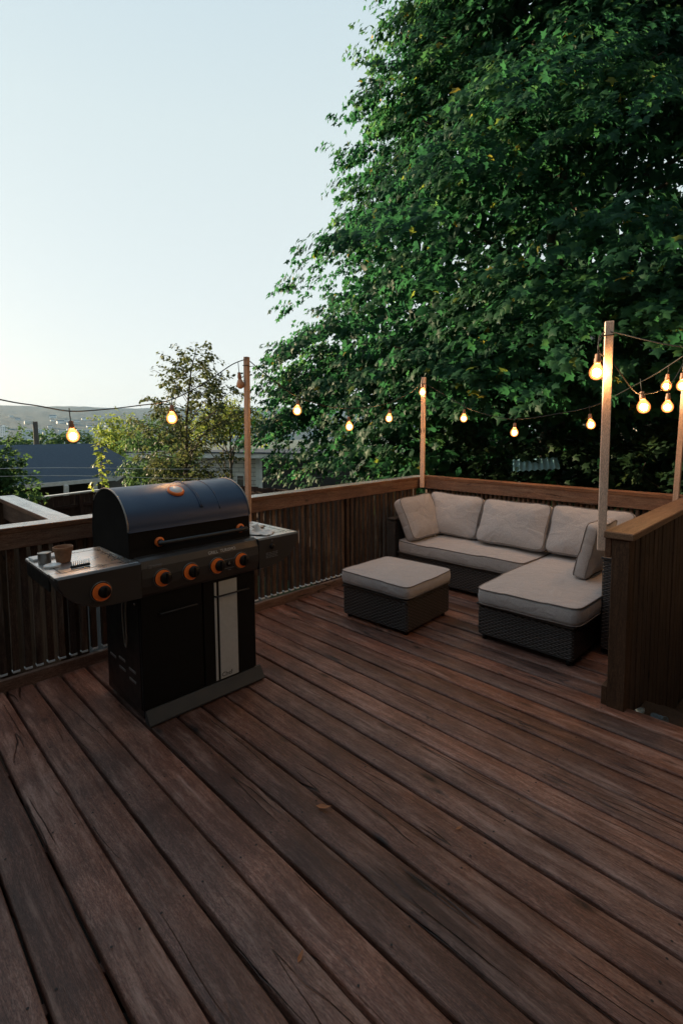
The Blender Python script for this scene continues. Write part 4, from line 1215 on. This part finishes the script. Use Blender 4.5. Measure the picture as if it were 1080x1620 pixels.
    for k in range(44):
        z0 = rg.uniform(1.0, 12); ph = camphi + rg.gauss(0, 1.2); z1 = z0 + rg.uniform(-.6, 1.6); r1 = float(np.interp(z1, zt, rt_)) * rg.uniform(.7, .93)
        e = (base[0] + r1 * math.cos(ph), base[1] + r1 * math.sin(ph), z1)
        if e[1] < BY + .5 and z1 < 3.4: continue
        branch_tube(b, (base[0], base[1], z0), e, .07, .012, rg)
    b.build('limbs', M['bark'], t)
maple()

def blob_tree(name, base, parts, n, size, mat, tmpl, label, cat='tree', seed=1, trunk=.08, group=None, shellw=.6, sp=10, ln=(.2, .45), top=None):
    """crown of leaf sprays spread through several overlapping ellipsoids"""
    rng = np.random.default_rng(seed); rg = random.Random(seed)
    t = thing(name, base, label, cat, group)
    vol = np.array([p[3] * p[4] * p[5] for p in parts]); ns = max(4, n // sp)
    which = rng.choice(len(parts), ns, p=vol / vol.sum())
    Q = np.array(parts)[which]
    d = rng.normal(0, 1, (ns, 3)); d /= np.linalg.norm(d, axis=1, keepdims=True)
    r = np.where(rng.random(ns) < shellw, rng.uniform(.75, 1.02, ns), rng.uniform(.15, .8, ns))
    lump = 1 + .16 * np.sin(d[:, 0] * 6 + seed) + .14 * np.sin(d[:, 2] * 7 + d[:, 1] * 5)
    C = Q[:, :3] + d * (r * lump)[:, None] * Q[:, 3:6]
    D2 = d * np.array([1, 1, .6]) + rng.normal(0, .4, (ns, 3)); D2 /= np.linalg.norm(D2, axis=1, keepdims=True)
    P, T, N, S = sprays(C, D2, rng.uniform(*ln, ns), sp, size, rng)
    rnd = np.clip(np.repeat(rng.beta(2, 2.4, ns), sp) * .6 + rng.beta(2, 2, len(P)) * .45, 0, 1)
    leaf_object('crown', P, T, N, S, rnd, tmpl, mat, t)
    b = MB(); ptop = parts[0][:3] if top is None else top
    b.tube([base, (base[0] + (ptop[0] - base[0]) * .5 + .03, base[1] + (ptop[1] - base[1]) * .5, (base[2] + ptop[2]) / 2), ptop], [trunk, trunk * .7, trunk * .25], 8)
    for p in parts:
        for k in range(4):
            dd = Vector((rg.gauss(0, 1), rg.gauss(0, 1), rg.uniform(-.2, 1))).normalized()
            zb = base[2] + (ptop[2] - base[2]) * rg.uniform(.35, .9)
            fz = (zb - base[2]) / max(.01, ptop[2] - base[2])
            branch_tube(b, (base[0] + (ptop[0] - base[0]) * fz, base[1] + (ptop[1] - base[1]) * fz, zb), (p[0] + dd.x * p[3] * .8, p[1] + dd.y * p[4] * .8, p[2] + dd.z * p[5] * .8), trunk * .4, trunk * .08, rg, .08, 5, 4)
    b.build('trunk', M['bark'], t)
    return t

def airy_tree():
    rng = np.random.default_rng(8); rg = random.Random(8)
    bx, by, bz = -12.1, 6.25, -2.2
    t = thing('slender_tree', (bx, by, bz), 'slender open tree with small brownish leaves against the pale sky', 'tree')
    b = MB(); b.tube([(bx, by, bz), (bx + .02, by + .03, 0), (bx + .05, by + .1, 1.8), (bx + .12, by + .22, 3.0), (bx + .2, by + .38, 3.75)], [.07, .05, .034, .018, .006], 8)
    tr = b.build('trunk', M['bark'], t)
    C = []; Dd = []; L = []
    br = MB()
    for k in range(74):
        f = k / 74; z0 = -.3 + 3.7 * f; ln = float(np.interp(f, [0, .12, .32, .5, 1], [.7, 1.15, 2.05, 1.75, .36])) * rg.uniform(.6, 1.1)
        a = k * 2.4 + rg.uniform(-.5, .5); el = rg.uniform(.15, .75)
        p0 = Vector((bx + .05 + .04 * z0, by + .1 * max(0, z0) * .9, z0))
        dirv = Vector((math.cos(a) * math.cos(el), math.sin(a) * math.cos(el), math.sin(el)))
        p1 = p0 + dirv * ln
        branch_tube(br, p0, p1, .017 * (1.2 - f), .004, rg, .1, 5, 5)
        m = int(3 + ln * (7 if z0 < 1.0 else 4.6))
        for q in range(m):
            g = rg.uniform(.3, 1.02); p = p0 + dirv * ln * g + Vector((rg.gauss(0, .09), rg.gauss(0, .09), rg.gauss(0, .07)))
            d = (dirv + Vector((rg.gauss(0, .6), rg.gauss(0, .6), rg.gauss(0, .4)))).normalized()
            C.append(p); Dd.append(d); L.append(rg.uniform(.16, .34))
    br.build('limbs', M['bark'], t)
    P, T, N, S = sprays(np.array(C), np.array(Dd), np.array(L), 12, .095, rng)
    rnd = np.clip(rng.beta(2, 2, len(P)), 0, 1)
    leaf_object('crown', P, T, N, S, rnd, OVAL, M['airy'], t)
airy_tree()

blob_tree('garden_tree', (-11.1, 2.15, -2.0), [(-11.2, 1.95, .80, .42, .42, .45), (-11.3, 1.7, .35, .5, .42, .5), (-11.05, 2.35, .20, .30, .30, .40)], 4200, .085, M['green'], MAPLE, 'bushy green garden tree cut by the left edge of the picture', seed=31, trunk=.06, ln=(.12, .26))
def sapling():
    rng = np.random.default_rng(17); rg = random.Random(17)
    b0 = Vector((-10.46, 3.62, -2.0))
    t = thing('sapling', b0, 'thin sapling with bright yellow green leaves in front of the blue roof', 'tree')
    b = MB(); b.tube([b0, b0 + Vector((.02, .0, 1.6)), b0 + Vector((0, .05, 3.25))], [.02, .014, .005], 6)
    C, Dd, L = [], [], []
    for k in range(15):
        z = .25 + 1.02 * k / 14 + rg.uniform(-.03, .03); a = k * 2.2; ln = rg.uniform(.08, .22) * (1.1 - .45 * k / 14)
        d = Vector((math.cos(a), math.sin(a), .25)); p0 = Vector((b0.x, b0.y + .03, z)); p1 = p0 + d * ln
        b.tube([p0, p1], [.006, .003], 5); C.append(p1 - d * .1); Dd.append(d.normalized()); L.append(.13)
    b.build('trunk', M['bark'], t)
    P, T, N, S = sprays(np.array(C), np.array(Dd), np.array(L), 6, .095, rng, width=.3)
    leaf_object('crown', P, T, N, S, rng.random(len(P)), MAPLE, M['yellow'], t)
sapling()
blob_tree('round_tree', (-32.7, 12.4, -4.5), [(-32.7, 12.4, .9, 1.5, 1.5, 1.5), (-32.5, 13.4, .2, 1.3, 1.3, 1.2)], 5000, .17, M['yellow'], OVAL, 'sunlit yellow green tree above the blue roof on its left end', seed=41, trunk=.15, ln=(.3, .6), group='trees beyond the blue roof')
blob_tree('round_tree', (-27.3, 12.2, -4), [(-27.3, 12.2, .75, 1.45, 1.45, 1.45), (-27.0, 13.2, 1.1, 1.0, 1.0, .9), (-27.2, 11.9, -.6, 1.6, 1.5, 1.1)], 6500, .16, M['green'], OVAL, 'fuller green tree just right of the yellow green one', seed=42, trunk=.15, ln=(.3, .6), group='trees beyond the blue roof')
blob_tree('garden_bush', (-16.9, 7.1, -2.6), [(-16.9, 7.4, -.5, .32, .32, .28), (-16.6, 7.9, -.65, .4, .4, .3)], 1500, .10, M['yellow'], MAPLE, 'yellow green bush right of the blue roof corner', 'bush', seed=43, trunk=.05, ln=(.12, .28))
blob_tree('garden_tree', (-14.7, 9.3, -2.6), [(-14.7, 9.3, 1.95, .8, .8, .55), (-14.1, 9.9, 1.65, .6, .6, .36), (-15.3, 8.8, 1.6, .7, .7, .40)], 3800, .10, M['yellow'], OVAL, 'light green tree between the slender tree and the grill side pole', seed=44, trunk=.07, ln=(.15, .32))
blob_tree('garden_tree', (-14.4, 7.4, -2.6), [(-14.4, 7.2, .45, .75, .75, .6), (-15.2, 6.6, .2, .7, .7, .6)], 4200, .10, M['green'], OVAL, 'dense green tree low behind the slender tree trunk', seed=45, trunk=.08, ln=(.15, .32))
for k, (x, y, r_) in enumerate(((-67, 17.4, 2.0), (-65, 19.8, 1.7), (-70, 14, 1.8), (-62, 23, 2.2))):
    blob_tree('far_tree', (x, y, -6), [(x, y, -.6, r_ * 1.3, r_ * 1.3, r_)], 1500, .42, M['green'], OVAL, 'far dark green tree peeping over the blue roof ridge', seed=50 + k, trunk=.2, ln=(.5, 1.0), group='trees peeping over the roof ridge')
# dark growth under and behind the maple
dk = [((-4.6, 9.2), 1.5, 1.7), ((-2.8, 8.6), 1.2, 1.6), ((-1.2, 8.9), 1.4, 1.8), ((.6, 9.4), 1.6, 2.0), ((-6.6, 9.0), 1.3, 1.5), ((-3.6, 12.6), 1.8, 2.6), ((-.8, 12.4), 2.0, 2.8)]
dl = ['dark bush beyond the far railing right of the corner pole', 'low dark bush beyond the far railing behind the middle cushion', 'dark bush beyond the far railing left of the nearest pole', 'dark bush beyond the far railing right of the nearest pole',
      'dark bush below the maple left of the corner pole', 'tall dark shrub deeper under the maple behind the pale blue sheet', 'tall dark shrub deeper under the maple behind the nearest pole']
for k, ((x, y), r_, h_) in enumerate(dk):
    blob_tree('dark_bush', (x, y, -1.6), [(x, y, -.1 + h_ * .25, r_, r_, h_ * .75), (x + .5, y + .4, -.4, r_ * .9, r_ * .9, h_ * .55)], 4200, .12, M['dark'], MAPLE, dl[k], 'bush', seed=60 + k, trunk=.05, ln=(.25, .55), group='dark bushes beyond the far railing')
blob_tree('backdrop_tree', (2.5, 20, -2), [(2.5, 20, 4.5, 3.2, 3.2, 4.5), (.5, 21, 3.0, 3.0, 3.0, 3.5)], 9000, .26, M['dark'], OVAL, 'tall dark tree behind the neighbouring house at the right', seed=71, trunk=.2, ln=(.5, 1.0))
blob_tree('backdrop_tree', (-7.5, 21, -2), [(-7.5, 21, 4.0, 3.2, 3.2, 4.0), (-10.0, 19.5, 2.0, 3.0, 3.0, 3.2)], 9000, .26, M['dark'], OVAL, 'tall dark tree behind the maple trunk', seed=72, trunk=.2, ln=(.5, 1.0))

def sun_blocker():  # made-up building, placed only to stop the sun reaching the deck
    t = thing('sun_blocker', (-12.2, -3.5, -2.2), 'unseen block added past the stair landing to keep sun off the deck', 'sun_blocker')
    b = MB(); b.box((-12.8, -10.0, -2.3), (-11.7, 1.5, 3.3), .01); b.build('wall', M['darkwall'], t)
    b = MB(); b.box((-13.1, -10.3, 3.302), (-11.4, 1.6, 3.45), .01); b.build('roof', M['roof'], t)
sun_blocker()
blob_tree('backdrop_tree', (3.4, 8.8, -2), [(3.6, 8.4, 6.5, 3.6, 3.4, 8.0), (3.8, 12.5, 6.5, 3.6, 3.4, 8.0)], 20000, .28, M['dark'], OVAL, 'unseen dark tree added right of the half wall to block sky light', seed=90, trunk=.25, ln=(.5, 1.0))  # made-up tree that keeps sky light off the maple's right side

# ------------------------------------------------------------------ ground, hill, town
def gz(x, y):
    r_ = math.hypot(x, y)
    a = math.atan2(y, -x)                  # 0 towards -X
    down = .5 + .5 * math.cos(min(PI, abs(a - .25) * 1.0))
    near = -1.35 - .055 * min(r_, 60) * down
    far = -42 * down + 4 * (1 - down)
    k = min(1, max(0, (r_ - 60) / 700)); k = k * k * (3 - 2 * k)
    return near * (1 - k) + far * k
def ground():
    rs = [0, 3, 6, 9, 13, 18, 25, 35, 50, 75, 110, 170, 260, 400, 600, 900, 1300, 1900, 2700, 3800, 5000]; na = 72
    vs = [(0, 0, gz(0, 0))]; fs = []
    for r_ in rs[1:]:
        for k in range(na):
            a = 2 * PI * k / na; x, y = r_ * math.cos(a), r_ * math.sin(a); vs.append((x, y, gz(x, y) + random.uniform(-.03, .03) * min(1, r_ / 10)))
    for k in range(na): fs.append((0, 1 + k, 1 + (k + 1) % na))
    for i in range(len(rs) - 2):
        o = 1 + i * na
        for k in range(na): fs.append((o + k, o + na + k, o + na + (k + 1) % na, o + (k + 1) % na))
    b = MB(); b.add(vs, fs, 0, True); tag(b.build('ground', M['grass']), kind='structure')
ground()

def hill():
    rng = np.random.default_rng(3)
    vs = []; fs = []; na, nr = 120, 14
    for i in range(na):
        u = i / (na - 1); az = R(120) + u * R(78)        # angle from +X, counter clockwise; 180 is -X
        base = 1500 + 120 * math.sin(u * 9)
        top = 118 + 8 * math.sin(u * 7 + .6) + 4 * math.sin(u * 23) + 2.5 * math.sin(u * 61)
        top *= 1 - .16 * max(0, (.55 - u)) * 2
        for j in range(nr):
            v = j / (nr - 1); r_ = base + 1500 * v
            z = -46 + (top + 46) * (v ** .85) + (rng.normal(0, 1.2) if 0 < j else 0)
            vs.append((r_ * math.cos(az), r_ * math.sin(az), z))
    for i in range(na - 1):
        for j in range(nr - 1): fs.append((i * nr + j, i * nr + j + 1, (i + 1) * nr + j + 1, (i + 1) * nr + j))
    b = MB(); b.add(vs, fs, 0, True); tag(b.build('hill', M['hill']), kind='structure')
    # a scatter of houses on the slope
    rg = random.Random(12); first = None
    m = MB(); m.box((-9, -5, -4), (9, 5, 4), .1, 0); m.prism([(-5.6, 4), (5.6, 4), (0, 7)], -9.5, 9.5, axis=0, mi=1)
    for k in range(46):
        u = rg.uniform(.5, .92); az = R(120) + u * R(78); v = rg.choice((rg.gauss(.42, .05), rg.uniform(.1, .7)))
        base = 1500 + 120 * math.sin(u * 9); r_ = base + 1500 * v
        top = 118 + 8 * math.sin(u * 7 + .6); z = -46 + (top + 46) * (max(.02, v) ** .85) + 2
        if first is None:
            first = m.build('hillside_house', [M['specks'], M['roof']]); o = first
        else:
            o = first.copy(); COL.objects.link(o)
        o.location = (r_ * math.cos(az), r_ * math.sin(az), z); o.rotation_euler = (0, 0, az + PI / 2 + rg.uniform(-.4, .4)); s = rg.uniform(.6, 1.3); o.scale = (s, s, s)
        tag(o, 'tiny pale house dotted on the distant wooded hillside', 'house', 'houses on the distant hillside')
hill()

def city_block(x, y, z0, w, d, h, rot, label, floors, cols):
    t = thing('apartment_block', (x, y, z0), label, 'building', 'pale town blocks in the valley', rot=(0, 0, rot))
    b = MB(); b.box((-w / 2, -d / 2, 0), (w / 2, d / 2, h), .2); b.build('wall', M['city'], t, world=False)
    b = MB(); b.box((-w / 2 - .4, -d / 2 - .4, h), (w / 2 + .4, d / 2 + .4, h + 1.0), .1); b.box((-3, -3, h + 1), (3, 3, h + 4), .1); b.build('roof', M['specks'], t, world=False)
def city():
    face = math.atan2(-1387, -304 + 0) if False else math.atan2(304, -1387) + PI / 2
    L = [('tallest pale slab block at the left of the valley', 15, 20, 44, 1370, 268, 12), ('long pale block right behind the utility pole', 62, 16, 37, 1350, 330, 9), ('low pale block right of the utility pole', 40, 16, 34, 1310, 385, 8),
         ('wide pale hall behind the nearest bulb', 74, 22, 36, 1290, 436, 8), ('pale block at the right end of the town', 36, 18, 42, 1330, 480, 10), ('small pale block lowest at the left edge', 46, 16, 22, 1320, 232, 6), ('pale building far right near the round trees', 50, 16, 30, 1400, 540, 8)]
    for (lab, w_, d_, h_, xx, yy, fl) in L:
        city_block(-xx, yy, -38, w_, d_, h_, face, lab, fl, max(3, int(w_ / 4)))
city()

# ------------------------------------------------------------------ neighbouring houses and fences
def house_blue():
    t = thing('neighbour_house', (-20.5, 5.0, -2.9), 'neighbouring house with blue grey hip roof and dark porch', 'house')
    ze = -.2
    FLv, FRv, BRv, BLv = Vector((-17.6, -2.0, ze)), Vector((-18.79, 7.03, ze)), Vector((-24.4, 10.2, ze)), Vector((-28.5, -1.0, ze))
    RL, RRv = Vector((-23.0, .5, 1.0)), Vector((-23.3, 8.05, .90))
    b = MB(); th = Vector((0, 0, -.12))
    v = [FLv, FRv, BRv, BLv, RL, RRv]
    b.add(v, [(0, 1, 5, 4), (1, 2, 5), (2, 3, 4, 5), (3, 0, 4)]); b.build('roof', M['roof'], t)
    b = MB()
    def board(a, c, h, th_, mi=0):
        d = (c - a).normalized(); n = Vector((d.y, -d.x, 0)) * th_
        b.add([a, c, c + n, a + n, a + Vector((0, 0, -h)), c + Vector((0, 0, -h)), c + n + Vector((0, 0, -h)), a + n + Vector((0, 0, -h))],
              [(0, 1, 2, 3), (4, 7, 6, 5), (0, 4, 5, 1), (1, 5, 6, 2), (2, 6, 7, 3), (3, 7, 4, 0)])
    dz = Vector((0, 0, -.003))
    board(FLv + dz, FRv + dz, .13, .04); board(FRv + dz, BRv + dz, .16, .04)
    b.build('fascia', M['trim'], t)
    ins = lambda p, k: Vector((p.x + (-22.5 - p.x) * k, p.y + (4.5 - p.y) * k, -.25))
    c = [ins(FLv, .22), ins(FRv, .22), ins(BRv, .10), ins(BLv, .1)]
    b = MB(); lo = [Vector((p.x, p.y, -3.2)) for p in c]
    b.add(c + lo, [(0, 1, 5, 4), (1, 2, 6, 5), (2, 3, 7, 6), (3, 0, 4, 7)]); b.build('wall', M['darkwall'], t)
    for (x, y) in ((-18.55, 5.30), (-18.72, 6.28), (-18.3, 3.2)):
        b = MB(); b.box((x - .07, y - .07, -3.2), (x + .07, y + .07, -.34), .01); b.build('porch_post', M['trim'], t)
house_blue()

def house_white():
    t = thing('neighbour_house', (-16.5, 12.5, -2.6), 'white shingled house with low flat eave behind the grill side pole', 'house')
    A, Bv, Cv = Vector((-20.6, 8.6, 0)), Vector((-16.5, 11.75, 0)), Vector((-12.6, 12.9, 0))
    Dv = Vector((-17.0, 15.6, 0))
    zt, zb = .36, -2.7
    def quad(b, p, q, z0, z1, mi=0): b.add([(p.x, p.y, z0), (q.x, q.y, z0), (q.x, q.y, z1), (p.x, p.y, z1)], [(0, 1, 2, 3)], mi)
    b = MB(); quad(b, A, Bv, zb, zt); b.build('shingle_wall', M['shingle'], t, fixn=False)
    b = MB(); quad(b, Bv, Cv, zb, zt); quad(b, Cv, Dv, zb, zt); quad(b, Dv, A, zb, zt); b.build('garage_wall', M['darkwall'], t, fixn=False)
    def slab(b, pts, z0, z1, mi=0):
        n = len(pts); v = [(p.x, p.y, z0) for p in pts] + [(p.x, p.y, z1) for p in pts]
        b.add(v, [tuple(range(n))[::-1], tuple(range(n, 2 * n))] + [(i, (i + 1) % n, n + (i + 1) % n, n + i) for i in range(n)], mi)
    cen = (A + Bv + Cv + Dv) / 4
    ov = [p + (p - cen).normalized() * .45 for p in (A, Bv, Cv, Dv)]
    b = MB(); slab(b, ov, zt + .002, zt + .19); b.build('eave', M['trim'], t)
    ov2 = [p + (p - cen).normalized() * .5 for p in (A, Bv, Cv, Dv)]
    b = MB(); slab(b, ov2, zt + .192, zt + .24); b.build('roof', M['roof'], t)
    d = (Bv - A).normalized(); n = Vector((d.y, -d.x, 0))
    def onwall(s0, s1, z0, z1, off, mat, name, parent):
        p = A + d * s0; q = A + d * s1
        b = MB(); v = []
        for (pp, o_) in ((p, .002), (q, .002), (q, off), (p, off)):
            for z in (z0, z1): v.append(tuple(Vector((pp.x, pp.y, z)) + n * o_))
        b.add(v, [(0, 1, 3, 2), (2, 3, 5, 4), (4, 5, 7, 6), (6, 7, 1, 0), (0, 2, 4, 6), (1, 7, 5, 3)]); return b.build(name, mat, parent)
    Lw = (Bv - A).length
    onwall(Lw - .14, Lw, -2.6, zt - .01, .04, M['trim'], 'corner_board', t)
    f = onwall(Lw - .95, Lw - .62, -1.05, -.32, .03, M['trim'], 'window', t); onwall(Lw - .91, Lw - .66, -1.0, -.37, .036, M['glass'], 'pane', f)
    onwall(Lw - 2.25, Lw - 1.95, -2.0, -.2, .03, M['darkwall'], 'door', t)
    b = MB(); e = (Cv - Bv).normalized(); p = Bv + e * .16
    b.add([(Bv.x + .02, Bv.y - .03, -2.6), (p.x + .02, p.y - .03, -2.6), (p.x + .02, p.y - .03, zt - .01), (Bv.x + .02, Bv.y - .03, zt - .01)], [(0, 1, 2, 3)]); b.build('corner_board', M['trim'], t, fixn=False)
house_white()

def house_right():
    t = thing('neighbour_house', (-2, 18, -2), 'dim sided house hidden behind the trees at the right', 'house')
    b = MB(); b.box((-6.2, 16.9, -2), (5, 24, 3.6), .02); b.build('wall', M['lap'], t)
    b = MB()
    z = -.4
    while z < 3.5:
        b.box((-6.22, 16.86, z), (5.02, 16.895, z + .13), .01); z += .16
    b.build('lap_boards', M['lap'], t)
    b = MB(); b.prism([(16.2, 3.602), (24.7, 3.602), (20.4, 5.9)], -6.8, 5.6, axis=0); b.build('roof', M['roof'], t)
    b = MB(); b.box((-4.6, 16.82, .6), (-3.4, 16.855, 1.9), .01); f = b.build('window', M['trim'], t)
    b = MB(); b.box((-4.5, 16.80, .7), (-3.5, 16.818, 1.8), .005); b.build('pane', M['glass'], f)
house_right()

def fence(p, q, ztop, zbot, label, mat, capmat=None, post=2.0):
    p = Vector((*p, 0)); q = Vector((*q, 0)); d = (q - p); L = d.length; d.normalize(); n = Vector((d.y, -d.x, 0))
    t = thing('board_fence', ((p.x + q.x) / 2, (p.y + q.y) / 2, zbot), label, 'fence', rot=(0, 0, math.atan2(d.y, d.x)))
    rg = random.Random(int(L * 100)); b = MB(); x = -L / 2
    while x < L / 2:
        b.box((x, -.01, 0), (x + .1365, .012, ztop - zbot - .02 + rg.uniform(-.015, .01)), .004); x += .138
    b.build('fence_boards', mat, t, world=False)
    b = MB(); b.box((-L / 2, -.05, ztop - zbot - .36), (L / 2, -.012, ztop - zbot - .27), .004); b.build('fence_rail', mat, t, world=False)
    x = -L / 2
    while x <= L / 2:
        b = MB(); b.box((x - .045, -.10, 0), (x + .045, -.052, ztop - zbot), .006); b.build('fence_post', mat, t, world=False); x += post
    if capmat:
        b = MB(); b.box((-L / 2, -.06, ztop - zbot), (L / 2, .06, ztop - zbot + .035), .004); b.build('fence_cap', capmat, t, world=False)
fence((-13.0, .5), (-14.3, 4.9), -.12, -2.3, 'red brown board fence with pale top rail below the blue roof', M['fence'], M['trim'])
fence((-11.4, 3.4), (-13.2, 6.2), -.28, -2.3, 'red brown board fence lower behind the grill lid', M['fence'])
fence((-11.2, 6.75), (-6.9, 7.4), .17, -2.0, 'dark red board fence just over the railing right of the grill', M['fence'])

def pole_far():
    t = thing('utility_pole', (-51.1, 12.4, -5.5), 'weathered utility pole rising behind the blue roof ridge', 'utility pole')
    b = MB(); b.tube([(-51.1, 12.4, -5.5), (-51.1, 12.4, -1), (-51.05, 12.35, 2.2)], [.26, .23, .20], 10); b.build('pole_shaft', M['pole'], t)
    b = MB(); b.box((-51.3, 11.55, 1.95), (-51.1, 12.1, 2.25), .03); b.build('lamp_arm', M['specks'], t)
pole_far()
for (z0, z1, lab) in ((.86, .43, 'upper of two thin overhead wires crossing the gardens at the left'), (.72, .14, 'lower of two thin overhead wires crossing the gardens at the left')):
    b = MB(); b.tube(spline([(-10.7, -4.0, z0 + .10), (-10.7, 2.0, z0), (-10.7, 5.5, (z0 + z1) / 2 - .02), (-10.7, 9.1, z1), (-10.7, 14, z1 - .1)], 8), .0055, 5)
    tag(b.build('overhead_wire', M['plate']), lab, 'wire', 'overhead wires')

# pale blue corrugated sheet in the undergrowth
b = MB(); vs = []; fs = []; nx = 33
for i in range(nx):
    x = -.34 + .68 * i / (nx - 1); zc = .012 * math.sin(i * PI / 2.0)
    vs += [(x, -.20, zc), (x + .08, .28, zc + .05), (x, -.20, zc - .006), (x + .08, .28, zc + .044)]
for i in range(nx - 1):
    a = i * 4; c = a + 4; fs += [(a, c, c + 1, a + 1), (a + 2, a + 3, c + 3, c + 2), (a, a + 2, c + 2, c), (a + 1, c + 1, c + 3, a + 3)]
b.add(vs, fs); o = b.build('corrugated_sheet', M['blue']); o.location = (-3.45, 7.6, .93); o.rotation_euler = (R(10), R(-4), R(36))
tag(o, 'small pale blue corrugated sheet lit among the dark bushes', 'roof sheet')

# unseen house walls assumed behind the camera, added to block sky light
def sky_blocker():
    t = thing('house', (1.8, -1.8, -1.3), 'unseen dark house walls assumed behind the viewer, added to block sky light', 'house')
    b = MB(); b.box((1.62, -1.78, -1.3), (1.85, 7.0, 6.6), .01); b.box((-3.4, -1.98, -1.6), (1.85, -1.782, 3.2), .01); b.build('wall', M['darkwall'], t)  # right wall raised to shut out more sky light from that side
    b = MB(); b.box((1.15, -2.4, 6.602), (5.0, 7.4, 6.75), .01); b.box((-3.7, -5.0, 3.202), (1.148, -1.3, 3.35), .01); b.build('eave', M['darkwall'], t)
sky_blocker()
b = MB(); b.box((-9.5, -1.7, -1.9), (2.2, 4.9, -1.25), .01); tag(b.build('shade_soil', M['shade_soil']), kind='structure')  # dark sheet added so ground under and beside the deck looks shaded
fence((-.75, 7.1), (2.4, 7.1), .95, -1.4, 'dark boards added beyond the half wall to keep the stair side black', M['wall_wood'])  # made-up boards standing in for the black shade beyond the wall

def haze():
    m = bpy.data.materials.new('evening_haze'); m.use_nodes = True
    nt = m.node_tree; nt.nodes.clear()
    v = nt.nodes.new('ShaderNodeVolumePrincipled'); o = nt.nodes.new('ShaderNodeOutputMaterial')
    v.inputs['Color'].default_value = (.36, .63, .95, 1); v.inputs['Density'].default_value = HAZE
    v.inputs['Anisotropy'].default_value = 0.0
    nt.links.new(v.outputs[0], o.inputs['Volume'])
    b = MB(); b.box((-4200, -4200, -70), (4200, 4200, 150), .01)
    tag(b.build('haze', m), kind='stuff')
HAZE = .00009
haze()
